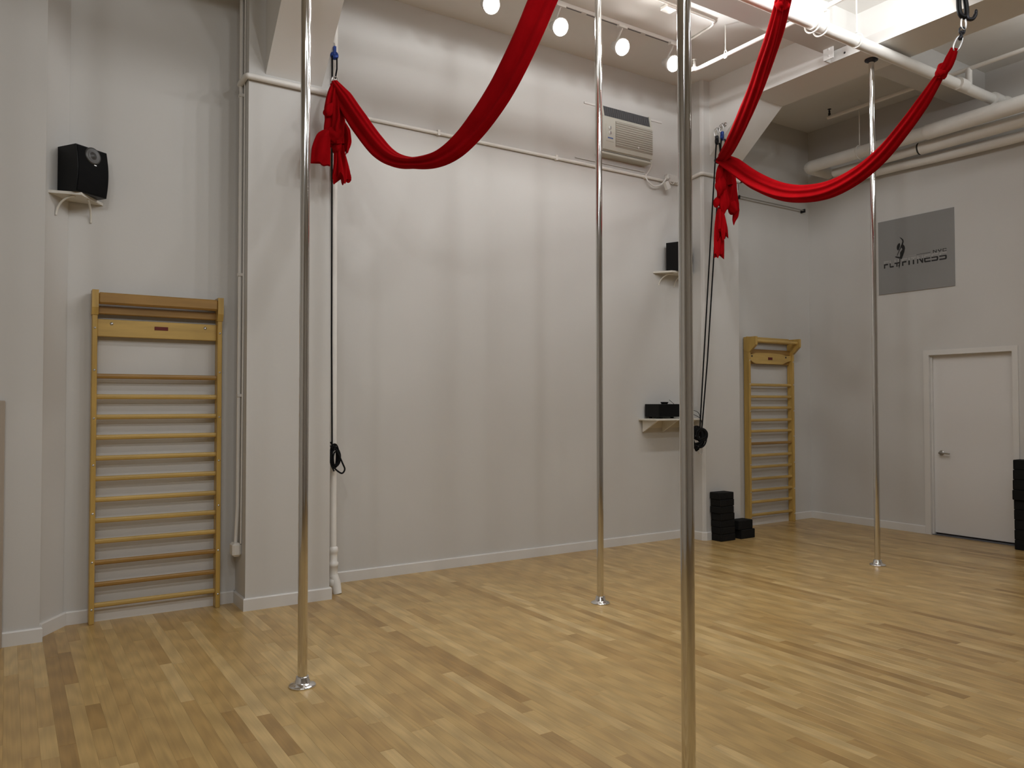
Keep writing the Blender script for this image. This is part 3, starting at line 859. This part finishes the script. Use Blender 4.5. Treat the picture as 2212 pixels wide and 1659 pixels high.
mb.tube(catmull([(5.295, 2.69, 5.06), (5.297, 2.69, 4.6), (5.300, 2.688, 4.25), (5.302, 2.687, 4.13), (5.312, 2.68, 4.088), (5.330, 2.671, 4.076), (5.346, 2.663, 4.095), (5.346, 2.663, 4.15), (5.336, 2.668, 4.25), (5.325, 2.675, 4.6), (5.315, 2.68, 5.06)], 90), .0165, 12)
mb.build('strap', M['black'], hk)
MB().tube(catmull([(5.345, 2.66, 4.10), (5.350, 2.655, 4.065), (5.375, 2.64, 4.062), (5.395, 2.63, 4.09), (5.402, 2.627, 4.128)], 30), [.013] * 24 + [.011] * 4 + [.009, .006], 10).build('hook', M['darkmetal'], hk)
MB().box(5.24, 5.37, 2.62, 2.75, CZ - .03, CZ - .001).build('anchor_plate', M['steel'], hk)

# ---------------------------------------------------------------- speakers and their shelves
def speaker(loc, rz, label):
    t = thing('speaker', label, 'speaker', loc, rz, 'black wall speakers')
    w, d, h_ = .115, .19, .315
    # cabinet: x width, y depth (front at -y), bulged front
    n = 12; prof = []
    for k in range(n + 1):
        z = h_ * k / n; prof.append((-d - .030 * math.sin(math.pi * (.12 + .8 * k / n)), z))
    poly = prof + [(0, h_), (0, 0)]
    MB().prism(poly, 'x', -w, w).build('cabinet', M['black'], t, world=False)
    g = MB(); vs_ = []
    for k in range(n + 1):
        z = .008 + (h_ - .016) * k / n; y = -d - .030 * math.sin(math.pi * (.12 + .8 * (z / h_))) - .004
        vs_ += [(-w + .006, y, z), (w - .006, y, z)]
    g.add(vs_, [(2 * k, 2 * k + 1, 2 * k + 3, 2 * k + 2) for k in range(n)])
    g.add([(v[0], v[1] + .003, v[2]) for v in vs_], [(2 * k + 2, 2 * k + 3, 2 * k + 1, 2 * k) for k in range(n)])
    g.build('grille', M['grille'], t, world=False)
    yf = -d - .030 * math.sin(math.pi * (.12 + .8 * .82)) - .006
    tw = MB().lathe([(.058, 0), (.056, .006), (.046, .008), (.03, .002), (.022, .004), (.014, .011), (0, .014)], (.0, yf + .003, h_ * .83), 32, (0, -1, .12))
    tw.build('tweeter', M['cone'], t, world=False)
    MB().box(.0, .018, -d - .0375, -d - .030, h_ * .62, h_ * .635).build('badge', M['steel'], t, world=False)
    return t

sh = thing('corner_shelf', 'small white corner shelf on the left wall under the speaker', 'shelf', (.33, 6.0, 2.88))
SZ = 2.885
MB().prism([(.205, 5.905), (.394, 5.86), (.545, 6.109), (.334, 6.100)], 'z', SZ, SZ + .018).build('board', M['shelf'], sh)
def arm_bracket(parent, wall, out, z, mat_):
    a = Vector((wall[0], wall[1], z - .13)); b_ = Vector((out[0], out[1], z - .004))
    pts = []
    for k in range(13):
        u = k / 12 * math.pi / 2
        p = a + (b_ - a) * 0
        hx = 1 - math.cos(u); hz = math.sin(u)
        pts.append((a.x + (b_.x - a.x) * hx, a.y + (b_.y - a.y) * hx, a.z + (b_.z - a.z) * hz))
    MB().tube(pts, .007, 8).build('bracket', mat_, parent)
arm_bracket(sh, (.255, 5.965), (.36, 5.90), SZ, M['shelf'])
arm_bracket(sh, (.47, 6.105), (.44, 5.96), SZ, M['shelf'])
speaker((.345, 6.070, SZ + .018), math.radians(33), 'black speaker with a bulging front on the corner shelf at the upper left')

sh = thing('corner_shelf', 'small white shelf on the back wall under the half hidden speaker', 'shelf', (6.1, 6.2, 2.91))
SZ2 = 2.925
MB().prism([(5.925, BY - .001), (6.045, 6.13), (6.33, 6.10), (6.395, 6.16), (6.395, BY - .001)], 'z', SZ2, SZ2 + .018).build('board', M['shelf'], sh)
arm_bracket(sh, (6.01, BY - .002), (6.10, 6.16), SZ2, M['shelf'])
arm_bracket(sh, (6.24, BY - .002), (6.26, 6.14), SZ2, M['shelf'])
speaker((6.155, 6.27, SZ2 + .018), math.radians(24), 'black speaker half hidden by the near pole below the air conditioner')

# ---------------------------------------------------------------- stereo shelf
sh = thing('wall_shelf', 'white wall shelf on triangular brackets carrying the stereo receiver', 'shelf', (6.05, 6.17, 1.19))
sz = 1.315
MB().cbox(5.70, 6.39, 6.03, BY - .001, sz, sz + .02, .002).build('board', M['shelf'], sh)
MB().box(5.76, 6.39, BY - .02, BY - .001, sz - .085, sz).build('cleat', M['shelf'], sh)
for x in (5.74, 6.03, 6.30):
    MB().prism([(6.05, sz), (6.27, sz - .125), (BY - .021, sz - .125), (BY - .021, sz)], 'x', x, x + .018).build('bracket', M['shelf'], sh)
rc = thing('stereo_receiver', 'black stereo receiver on the white shelf half behind the near pole', 'receiver', (5.99, 6.15, sz + .02))
b0 = sz + .02
MB().cbox(5.775, 6.205, 6.06, 6.28, b0 + .018, b0 + .155, .004).build('body', M['black'], rc)
for x in (5.83, 6.15):
    for y in (6.09, 6.25):
        MB().lathe([(0, 0), (.018, 0), (.018, .018), (0, .018)], (x, y, b0), 14).build('foot', M['black'], rc)
MB().box(5.78, 6.20, 6.0575, 6.061, b0 + .025, b0 + .15).build('front_panel', M['grille'], rc)
MB().lathe([(.022, 0), (.021, .012), (0, .013)], (6.13, 6.058, b0 + .09), 20, (0, -1, 0)).build('volume_knob', M['black'], rc)
MB().tube([(6.13, 6.2, b0 + .155), (6.06, 6.2, b0 + .20)], .0025, 6).build('aerial_wire', M['black'], rc)
pk = thing('speaker_puck', 'small round black box lying on top of the stereo receiver', 'box', (5.93, 6.14, b0 + .1555))
MB().lathe([(0, 0), (.032, 0), (.042, .016), (.042, .022), (0, .022)], (5.93, 6.14, b0 + .1555), 24).build('body', M['black'], pk)
wr = MB()
wr.tube(catmull([(6.21, 6.24, 1.43), (6.27, 6.18, 1.44), (6.31, 6.02, 1.40), (6.325, 6.0, 1.3), (6.31, 5.98, 1.2)], 30), .003, 6)
wr.tube(catmull([(6.21, 6.22, 1.40), (6.28, 6.15, 1.40), (6.335, 6.02, 1.34), (6.35, 6.0, 1.26), (6.33, 5.98, 1.18)], 30), .003, 6)
tag(wr.build('speaker_cable', M['black']), 'thin black cables running off the right end of the stereo shelf', 'cable')

# ---------------------------------------------------------------- air conditioner
ac = thing('air_conditioner', 'cream window air conditioner high on the back wall', 'air conditioner', (5.46, 6.24, 4.07))
yf = 6.18
MB().cbox(5.125, 5.80, yf + .012, BY + .05, 4.115, 4.480, .006).build('chassis', M['ac'], ac)
MB().prism([(yf + .010, 4.480), (yf + .034, 4.592), (BY + .02, 4.592), (BY + .02, 4.480)], 'x', 5.150, 5.790).build('outlet_vent', M['acdark'], ac)
for x in (5.125, 5.790):
    MB().prism([(yf + .004, 4.478), (yf + .030, 4.600), (BY + .02, 4.600), (BY + .02, 4.478)], 'x', x, x + .025).build('vent_cheek', M['ac'], ac)
mb = MB()
for k in range(22):
    x = 5.165 + k * .0285
    mb.prism([(yf + .006, 4.484), (yf + .030, 4.590), (yf + .040, 4.590), (yf + .016, 4.484)], 'x', x, x + .004)
mb.build('vent_fins', M['slot'], ac, kind='stuff')
fp = MB().cbox(5.125, 5.815, yf - .004, yf + .014, 4.125, 4.478, .006).build('front_panel', M['ac'], ac)
MB().cbox(5.290, 5.812, yf - .008, yf, 4.175, 4.446, .003).build('intake_grille', M['acgrey'], ac)
for k in range(11):
    z = 4.190 + k * .0235
    MB().cbox(5.294, 5.808, yf - .0145, yf - .006, z, z + .0085, .002).build('louver', M['ac'], ac)
cp = MB().cbox(5.160, 5.270, yf - .008, yf, 4.215, 4.40, .003).build('control_panel', M['ac'], ac)
for z in (4.355, 4.305):
    MB().lathe([(.020, 0), (.018, .012), (0, .012)], (5.212, yf - .008, z), 18, (0, -1, 0)).build('knob', M['white'], cp)
    MB().box(5.209, 5.216, yf - .022, yf - .019, z - .016, z + .016).build('pointer', M['slot'], cp)
MB().box(5.185, 5.255, yf - .0095, yf - .0075, 4.246, 4.258).build('name_strip', M['blue'], cp)
MB().lathe([(.012, 0), (.010, .005), (0, .005)], (5.60, yf - .0135, 4.215), 14, (0, -1, 0)).build('badge', M['white'], ac)
MB().cbox(5.115, 5.805, yf + .004, BY + .02, 4.082, 4.106, .003).build('sill', M['ac'], ac)
MB().box(5.125, 5.80, yf + .018, BY, 4.106, 4.116).build('sill_gap', M['gap'], ac)
# wall strip behind the unit
ws = MB().box(4.97, 5.12, BY - .012, BY - .0005, 4.604, 4.622).box(5.86, 6.06, BY - .012, BY - .0005, 4.604, 4.622)
tag(ws.build('wall_strip', M['trim']), 'thin painted strip on the wall on both sides of the air conditioner', 'strip')
# power cord and plug box
pc = MB()
pc.tube(catmull([(5.80, yf + .05, 4.12), (5.835, 6.22, 4.08), (5.83, 6.26, 4.02), (5.80, 6.27, 3.965), (5.83, 6.25, 3.90), (5.90, 6.24, 3.868), (5.99, 6.23, 3.90), (6.05, 6.22, 3.965), (6.12, 6.23, 3.995)], 60), .008, 8)
cdo = thing('power_cord', 'white power cord with a square adapter below the air conditioner', 'cord', (5.95, 6.25, 3.84))
pc.build('cable', M['white'], cdo)
c = Vector((6.045, 6.20, 3.890))
vs_ = []
for sz_ in (-.042, .042):
    for sy in (-.02, .02):
        for sx in (-.027, .027):
            a = .5
            vs_.append((c.x + sx * math.cos(a) - sz_ * math.sin(a), c.y + sy, c.z + sx * math.sin(a) + sz_ * math.cos(a)))
MB().add(vs_, [(0, 2, 3, 1), (4, 5, 7, 6), (0, 1, 5, 4), (2, 6, 7, 3), (0, 4, 6, 2), (1, 3, 7, 5)]).build('adapter', M['white'], cdo)
MB().cbox(6.045, 6.085, 6.20, 6.235, 3.965, 3.998, .004).build('plug', M['white'], cdo)
MB().tube(catmull([(6.08, 6.22, 3.98), (6.14, 6.23, 3.93), (6.19, 6.24, 3.945), (6.20, 6.25, 3.99)], 20), .005, 8).build('second_cable', M['white'], cdo)

# ---------------------------------------------------------------- conduits and pipes on the walls
def clip(mb, x, y, z, r, ax='x'):
    if ax == 'x': mb.box(x - .012, x + .012, y - r - .003, BY, z - r - .004, z + r + .004)
cn = thing('wall_conduit', 'painted conduit running along the back wall and around both columns', 'conduit', (4.2, BY, 3.93))
zc = 3.965; r = .016
MB().tube([(C1[1] + .02, BY - r, zc), (6.36, BY - r, zc)], r, 14).build('run', M['pipe'], cn)
mb = MB()
for x in (3.27, 4.6, 5.80):
    mb.box(x - .012, x + .012, BY - 2 * r - .004, BY, zc - r - .006, zc + r + .012)
mb.build('clip', M['pipe'], cn)
MB().tube([(2.95 + 1.9, BY - .008, zc + .055), (5.80, BY - .008, zc + .055)], .005, 8).build('thin_cable', M['white'], cn)
z1 = 3.90
MB().tube(catmull([(C1[0] - .02, 5.99, z1), (C1[0] - .022, 5.90, z1), (C1[0] - .018, C1[2] - .012, z1), (C1[0] + .03, C1[2] - .024, z1), (1.75, C1[2] - .024, z1), (C1[1] - .04, C1[2] - .024, z1), (C1[1] + .02, C1[2] - .02, z1), (C1[1] + .024, 5.9, z1), (C1[1] + .024, 6.2, z1 + .03)], 120), .022, 14).build('column_loop', M['pipe'], cn)
mb = MB().cbox(6.10, 6.25, 6.24, BY, zc - .01, zc + .075, .006)
mb.build('junction_box', M['trim'], cn)
MB().tube(catmull([(6.24, BY - .02, zc + .02), (6.34, 6.26, zc + .02), (C2[0] - .02, 6.2, zc + .045), (C2[0] - .022, 6.08, zc + .06), (C2[0] - .016, C2[2] - .010, zc + .065), (C2[0] + .06, C2[2] - .022, zc + .065), (6.70, C2[2] - .022, zc + .065), (C2[1], C2[2] - .022, zc + .065)], 80), .020, 14).build('column_loop', M['pipe'], cn)

vc = thing('vertical_conduit', 'painted conduit ending in a rounded box on the side of the left column', 'conduit', (1.44, 5.97, .38))
MB().tube([(1.443, 5.965, CZ), (1.443, 5.965, 2.6), (1.440, 5.965, .75), (1.428, 5.965, .47)], .0135, 12).build('tube', M['pipe'], vc)
MB().tube([(1.454, 5.90, CZ), (1.454, 5.90, 2.0), (1.452, 5.915, .47)], .0055, 8).build('thin_cable', M['pipe'], vc)
MB().cbox(1.395, 1.459, 5.91, 6.02, .375, .475, .016).build('box', M['pipe'], vc)
mb = MB()
for z in (4.55, 3.80, 2.45, 1.55):
    mb.box(1.428, 1.46, 5.945, 5.985, z, z + .022)
mb.build('clip', M['pipe'], vc)

vp = thing('riser_pipe', 'white painted pipe standing in the corner to the right of the left column', 'pipe', (2.19, 5.97, 0))
MB().tube([(2.172, 5.97, CZ), (2.172, 5.97, 3), (2.178, 5.97, .33)], .026, 18).build('tube', M['pipe'], vp)
MB().lathe([(.026, .37), (.036, .36), (.038, .325), (.034, .32), (.031, .30), (.031, .25), (.040, .24), (.040, .215), (.034, .21), (.034, .12), (.042, .11), (.044, .07), (.036, .06)], (2.180, 5.97, 0), 20).build('fitting', M['pipe'], vp)
MB().tube([(2.181, 5.968, .14), (2.196, 5.955, .08), (2.205, 5.94, .0)], [.036, .038, .034], 18).build('elbow', M['pipe'], vp)

# ---------------------------------------------------------------- pipes under the ceiling
sp = thing('sprinkler_pipe', 'thick white sprinkler main under the ceiling with two thin branch pipes', 'pipe', (5.5, 4.0, 4.6))
pz, py = 4.655, 3.995
MB().tube([(B1[1] - 2.2, py, pz), (8.70, py + .02, pz)], .052, 24).build('main_pipe', M['pipe'], sp)
for x in (5.62, 7.9, 8.60):
    MB().tube([(x - .07, py, pz), (x + .07, py, pz)], .062, 24).build('coupling', M['pipe'], sp)
bx, bz = 5.665, 4.792
riser = MB().tube([(bx - .02, py, pz), (bx, py, bz)], [.034, .03], 16)
riser.tube([(bx, py - .06, bz), (bx, py + .06, bz)], .036, 16)
riser.build('riser', M['pipe'], sp)
MB().tube([(bx, 5.40, bz), (bx, -.6, bz)], .020, 14).build('branch_pipe', M['pipe'], sp)
def sprinkler(parent, x, y, z, mat_):
    mb = MB().lathe([(0, 0), (.014, 0), (.014, .03), (.010, .035), (.008, .05), (.008, .06)], (x, y, z), 14)
    mb.tube([(x - .012, y, z + .035), (x - .016, y, z + .055), (x, y, z + .075)], .003, 6)
    mb.tube([(x + .012, y, z + .035), (x + .016, y, z + .055), (x, y, z + .075)], .003, 6)
    mb.lathe([(0, .072), (.020, .074), (.022, .078), (0, .080)], (x, y, z), 16)
    return mb.build('sprinkler_head', mat_, parent)
MB().tube([(bx, 5.42, bz - .015), (bx, 5.42, bz + .03)], .030, 14).build('end_elbow', M['pipe'], sp)
sprinkler(sp, bx, 5.42, bz + .03, M['pipe'])
def rod(parent, x, y, z, rad=.005, clev=True, rp=.02):
    mb = MB().tube([(x, y, CZ), (x, y, z + rp + .03)], rad, 8)
    pts = [(x + (rp + .006) * math.cos(a) * 0, y + 0, 0) for a in (0,)]
    loop = []
    for k in range(20):
        a = 2 * math.pi * k / 20
        loop.append((x, y + (rp + .006) * math.cos(a), z + (rp + .006) * math.sin(a) + (.02 if math.sin(a) > .9 else 0)))
    mb.tube(loop, .0045, 8, closed=True)
    return mb.build('hanger', M['pipe'], parent)
rod(sp, bx, 5.02, bz)
def rodx(parent, x, y, z, rp):
    mb = MB().tube([(x, y, CZ), (x, y, z + rp + .02)], .0065, 8)
    loop = [(x, y + (rp + .006) * math.cos(2 * math.pi * k / 24), z + (rp + .006) * math.sin(2 * math.pi * k / 24)) for k in range(24)]
    mb.tube(loop, .006, 8, closed=True)
    return mb.build('hanger', M['pipe'], parent)
rodx(sp, 6.17, py, pz, .052)
rodx(sp, 3.6, py, pz, .052)
# strap rings round the tee
for x in (5.56, 5.67):
    MB().tube([(x, py + .075 * math.cos(2 * math.pi * k / 24), pz - .012 + .075 * math.sin(2 * math.pi * k / 24)) for k in range(24)], .007, 8, closed=True).build('strap_ring', M['pipe'], sp)
rx_, rz_ = 8.09, 4.865
MB().tube([(rx_, 5.62, rz_), (rx_, 3.0, rz_)], .022, 14).build('branch_pipe', M['pipe'], sp)
MB().tube([(rx_, py + .02, pz), (rx_, py + .02, rz_)], .030, 14).build('riser', M['pipe'], sp)
sprinkler(sp, rx_, 5.60, rz_ + .02, M['darkmetal'])

bp = thing('steam_pipe', 'thickest white insulated pipe along the top of the right wall with a rounded end', 'pipe', (8.4, 4.9, 4.37), 0, 'white pipes along the right wall')
MB().tube(catmull([(8.85, 6.14, 4.455), (8.62, 6.14, 4.455), (8.47, 6.135, 4.455), (8.41, 6.09, 4.455), (8.40, 5.95, 4.455), (8.40, 5.3, 4.455), (8.40, 4.6, 4.457)], 80), .072, 22).build('tube', M['pipe'], bp)
MB().tube([(8.40, 4.62, 4.457), (8.39, 3.2, 4.465), (8.39, YN, 4.465)], .082, 22).build('lagging', M['pipe'], bp)
mb = MB().tube([(8.40, 5.42, CZ), (8.40, 5.42, 4.54)], .006, 8)
mb.tube([(8.40 + .08 * math.cos(2 * math.pi * k / 24), 5.42, 4.455 + .08 * math.sin(2 * math.pi * k / 24)) for k in range(24)], .006, 8, closed=True)
mb.build('hanger', M['pipe'], bp)
b2 = thing('steam_pipe', 'white pipe below the thickest one with a dark open joint, along the right wall', 'pipe', (8.6, 4.5, 4.3), 0, 'white pipes along the right wall')
MB().tube([(8.60, 5.9, 4.36), (8.60, 4.80, 4.36)], .050, 20).build('tube', M['pipe'], b2)
MB().tube([(8.60, 4.82, 4.365), (8.60, 4.80, 4.365)], .068, 20).build('joint', M['gap'], b2)
MB().tube([(8.60, 4.80, 4.365), (8.60, YN, 4.35)], .070, 20).build('lagging', M['pipe'], b2)
b3 = thing('steam_pipe', 'lowest white pipe running close against the right wall', 'pipe', (8.76, 4.5, 4.25), 0, 'white pipes along the right wall')
MB().tube(catmull([(8.84, 5.95, 4.30), (8.77, 5.93, 4.295), (8.765, 5.8, 4.29), (8.765, 5.2, 4.285), (8.765, 4, 4.255), (8.765, 1, 4.25), (8.765, YN, 4.25)], 60), .055, 18).build('tube', M['pipe'], b3)
hv = MB().lathe([(0, -.09), (.05, -.085), (.07, -.04), (.07, .04), (.05, .085), (0, .09)], (8.80, 3.99, 4.655), 18, (1, .0, 0))
tag(hv.build('valve_body', M['pipe']), 'rounded white valve where the sprinkler main meets the right wall pipes', 'valve')

# steel angle on the right beam
an = thing('steel_bracket', 'white bolted steel angle bracket on the side of the right beam', 'bracket', (B2[0] - .03, 4.4, BZ))
MB().box(B2[0] - .012, B2[0], 3.30, 4.50, BZ - .004, 4.825).build('side_plate', M['trim'], an)
MB().box(B2[0] - .10, B2[0] - .012, 4.490, 4.505, BZ - .002, 4.845).build('end_plate', M['trim'], an)
MB().box(B2[0] - .10, B2[0] - .09, 4.40, 4.490, BZ - .002, 4.845).build('flange', M['trim'], an)
mb = MB()
for z in (4.755, 4.815):
    mb.lathe([(.011, 0), (.010, .006), (0, .008)], (B2[0] - .10, 4.445, z), 10, (-1, 0, 0))
mb.build('bolt', M['trim'], an)
mb = MB().lathe([(0, .002), (.010, .002), (.010, 0)], (B2[0] - .012, 4.34, 4.765), 12, (-1, 0, 0)).build('hole', M['gap'], an)

# conduit on the ceiling and a small ceiling box
cc_ = MB().tube(catmull([(3.0, 5.00, CZ - .012), (4.6, 5.00, CZ - .012), (5.40, 5.00, CZ - .012), (5.50, 5.02, CZ - .012), (5.55, 5.09, CZ - .012), (5.57, 5.25, CZ - .012), (5.60, 5.50, CZ - .012)], 90), .012, 12)
tag(cc_.build('ceiling_conduit', M['pipe']), 'thin white conduit with a rounded corner on the ceiling above the track', 'conduit')
jb = MB().cbox(4.90, 5.02, 5.00, 5.10, CZ - .04, CZ - .001, .006)
tag(jb.build('ceiling_box', M['pipe']), 'small white junction box on the ceiling beside the near pole', 'junction box')

# ---------------------------------------------------------------- right recess: rod and small bracket
cr = thing('wall_rod', 'thin dark metal rod fixed high on the wall near the room corner', 'rod', (8.13, R2, 3.99))
MB().tube([(7.40, R2 - .05, 4.02), (8.72, R2 - .05, 4.01)], .008, 12).build('rod', M['nickel'], cr)
mb = MB()
for x in (7.45, 8.70):
    mb.box(x - .008, x + .008, R2 - .065, R2, 3.985, 4.03)
mb.build('bracket', M['darkmetal'], cr)
tb = thing('wall_bracket', 'small black bracket on the wall beside the red knotted tail', 'bracket', (7.5, R2, 4.1))
MB().cbox(7.455, 7.545, R2 - .04, R2, 4.205, 4.245, .004).build('block', M['black'], tb)
MB().box(7.452, 7.462, R2 - .03, R2, 4.10, 4.18).build('pin', M['black'], tb)

# ---------------------------------------------------------------- grey sign
sg = thing('wall_sign', 'square grey sign with a dancer emblem and fitness lettering above the door', 'sign', (XR, 5.027, 2.806))
SY0, SY1, SZ0, SZ1 = 5.478, 4.576, 2.806, 3.688
MB().box(XR - .012, XR - .0005, SY1, SY0, SZ0, SZ1).build('panel', M['sign'], sg)
def UV(u, v): return (SY0 + (SY1 - SY0) * u, SZ0 + (SZ1 - SZ0) * v)
def flat(mb, poly, d=.0125):
    n = len(poly); pts = [UV(*p) for p in poly]
    area = sum(pts[i][0] * pts[(i + 1) % n][1] - pts[(i + 1) % n][0] * pts[i][1] for i in range(n))
    vs_ = [(XR - .0118 - (d - .012), p[0], p[1]) for p in pts]
    f = tuple(range(n))
    # face towards -x
    mb.add(vs_, [f if area < 0 else tuple(reversed(f))])
def clip_poly(poly, y, keep_low):
    out = []
    n = len(poly)
    for i in range(n):
        a, b_ = poly[i], poly[(i + 1) % n]
        ia = (a[1] <= y) == keep_low or a[1] == y; ib = (b_[1] <= y) == keep_low or b_[1] == y
        if ia: out.append(a)
        if ia != ib:
            t_ = (y - a[1]) / (b_[1] - a[1]); out.append((a[0] + (b_[0] - a[0]) * t_, y))
    return out
def R_(x0, x1, y0, y1): return [(x0, y0), (x1, y0), (x1, y1), (x0, y1)]
GL = {
 'F': [R_(0, .26, 0, .60), R_(0, .26, .60, 1), R_(.26, 1, .80, 1), R_(.26, .85, .40, .60)],
 'L': [R_(0, .26, .14, 1), [(0, .14), (.10, 0), (1, 0), (1, .20), (.26, .20), (.26, .14)]],
 'Y': [R_(0, .24, .55, 1), R_(.76, 1, .55, 1), R_(0, 1, .40, .58), R_(.38, .64, 0, .40)],
 'I': [R_(0, 1, 0, 1)],
 'T': [R_(.37, .65, 0, .80), R_(0, 1, .80, 1)],
 'N': [R_(0, .2, 0, 1), R_(.8, 1, 0, 1), [(.2, 1), (.2, .70), (.8, 0), (.8, .32)]],
 'E': [R_(0, .22, .14, .86), [(0, .14), (.10, 0), (1, 0), (1, .18), (.22, .18), (.22, .14)], R_(.22, .95, .42, .58), [(0, .86), (.10, 1), (1, 1), (1, .82), (.22, .82)]],
 'S': [[(0, .18), (0, 0), (.88, 0), (1, .12), (1, .18)], R_(.78, 1, .18, .42), [(0, .42), (1, .42), (1, .48), (.9, .58), (0, .58)], R_(0, .22, .58, .82), [(0, .82), (.1, 1), (1, 1), (1, .82)]],
 'C': [R_(0, .2, .12, .88), [(0, .12), (.1, 0), (.9, 0), (1, .12), (1, .3), (.82, .3), (.82, .18), (.2, .18)], [(0, .88), (.1, 1), (.9, 1), (1, .88), (1, .7), (.82, .7), (.82, .82), (.2, .82)]],
}
gl_ = MB()
vb, vt = .352, .452
for ch, a, b_ in (('F', .077, .145), ('L', .157, .214), ('Y', .225, .290), ('F', .328, .398), ('I', .413, .433), ('T', .446, .515), ('N', .528, .608), ('E', .620, .705), ('S', .714, .80), ('S', .814, .907)):
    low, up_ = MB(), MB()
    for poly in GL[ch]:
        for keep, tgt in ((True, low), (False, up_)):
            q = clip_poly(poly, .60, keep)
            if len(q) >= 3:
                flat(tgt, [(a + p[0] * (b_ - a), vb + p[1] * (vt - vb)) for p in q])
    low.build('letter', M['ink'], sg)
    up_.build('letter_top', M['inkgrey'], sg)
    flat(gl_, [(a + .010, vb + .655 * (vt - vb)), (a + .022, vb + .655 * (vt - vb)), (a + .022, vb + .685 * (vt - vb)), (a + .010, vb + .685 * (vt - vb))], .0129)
gl_.build('glints', M['glint'], sg, kind='stuff')  # pale glints put on the letters as flat colour
for ch, a, b_ in (('N', .735, .782), ('Y', .798, .842), ('C', .856, .905)):
    ny = MB()
    for poly in GL[ch]:
        flat(ny, [(a + p[0] * (b_ - a), .458 + p[1] * .038) for p in poly])
    ny.build('small_letter', M['ink'], sg)
ln_ = MB(); flat(ln_, [(.52, .470), (.705, .470), (.705, .476), (.52, .474)]); ln_.build('rule_line', M['ink'], sg)
ln_ = MB(); flat(ln_, [(.37, .469), (.52, .470), (.52, .474), (.37, .472)]); ln_.build('rule_line', M['inkgrey'], sg)
em = MB()
def E6(x, y):                  # measured on the sign, as fractions of its width and height
    u = (x - 288) / 1240.0
    yt, yb = 385 - 250 * u, 1563 - 148 * u
    return (u, (yb - y) / (yb - yt))
for poly in (
    [(656, 615), (690, 632), (722, 660), (728, 690), (716, 735), (700, 745), (690, 735), (704, 690), (700, 668), (676, 640)],
    [(690, 735), (716, 735), (742, 765), (748, 800), (736, 860), (716, 915), (690, 978), (655, 968), (664, 920), (664, 870), (682, 845), (700, 822), (700, 805), (686, 788), (668, 785), (676, 760)],
    [(612, 765), (632, 728), (660, 712), (668, 735), (662, 775), (640, 832), (620, 832), (608, 800)],
    [(668, 785), (686, 788), (650, 850), (618, 922), (608, 920), (630, 865)],
    [(572, 940), (600, 932), (660, 942), (656, 968), (620, 960), (590, 952)],
    [(650, 968), (668, 975), (664, 1050), (658, 1085), (645, 1135), (640, 1100), (632, 1085), (648, 1050)]):
    flat(em, [E6(*p) for p in poly], .0127)
em.build('emblem', M['ink'], sg)

# ---------------------------------------------------------------- foam blocks
ords = ('bottom', 'second from the bottom', 'third from the bottom', 'fourth from the bottom', 'fifth from the bottom', 'sixth from the bottom', 'seventh from the bottom', 'eighth from the bottom', 'ninth from the bottom')
def blocks(n, x, y, w, d, h_, where, group, seed, jit):
    R = random.Random(seed)
    proto = MB().cbox(-w / 2, w / 2, -d / 2, d / 2, 0, h_ - .0015, .006)
    first = None
    for k in range(n):
        dx, dy, a = jit[k] if k < len(jit) else (R.uniform(-.006, .006), R.uniform(-.004, .004), R.uniform(-.03, .03))
        if first is None:
            o = first = proto.build('foam_block', M['foam'])
        else:
            o = first.copy(); COL.objects.link(o)
        o.location = (x + dx, y + dy, k * h_); o.rotation_euler = (0, 0, a)
        pos = 'top one' if k == n - 1 else ords[k] + ' one'
        tag(o, 'black foam block, %s of the %s' % (pos.replace(' one', ''), where), 'block', group)
blocks(7, 6.595, 5.935, .225, .145, .0755, 'tall stack by the column', 'foam blocks by the column', 4, [(.008, 0, 0), (.006, 0, .02), (.004, .002, -.02), (.0, 0, .03), (-.012, 0, 0), (-.006, 0, .03), (-.012, .002, -.02)])
blocks(2, 6.915, 5.93, .23, .145, .102, 'low stack by the wall bars', 'foam blocks by the wall bars', 5, [(.0, 0, .02), (-.03, .006, .0)])
blocks(9, 8.735, 3.81, .15, .225, .102, 'stack beside the door', 'foam blocks by the door', 6, [(.0, 0, 0), (-.002, 0, 0), (.002, 0, 0), (-.004, 0, 0), (-.004, 0, .0), (-.032, .0, 0), (-.022, 0, 0), (-.014, 0, 0), (-.006, 0, 0)])

# ---------------------------------------------------------------- board at the far left edge
bd = MB().cbox(-.75, -.012, 5.735, 5.774, 0.0, 1.52, .004)
tag(bd.build('leaning_board', M['board']), 'tall beige board standing flat against the wall at the very left edge', 'board')
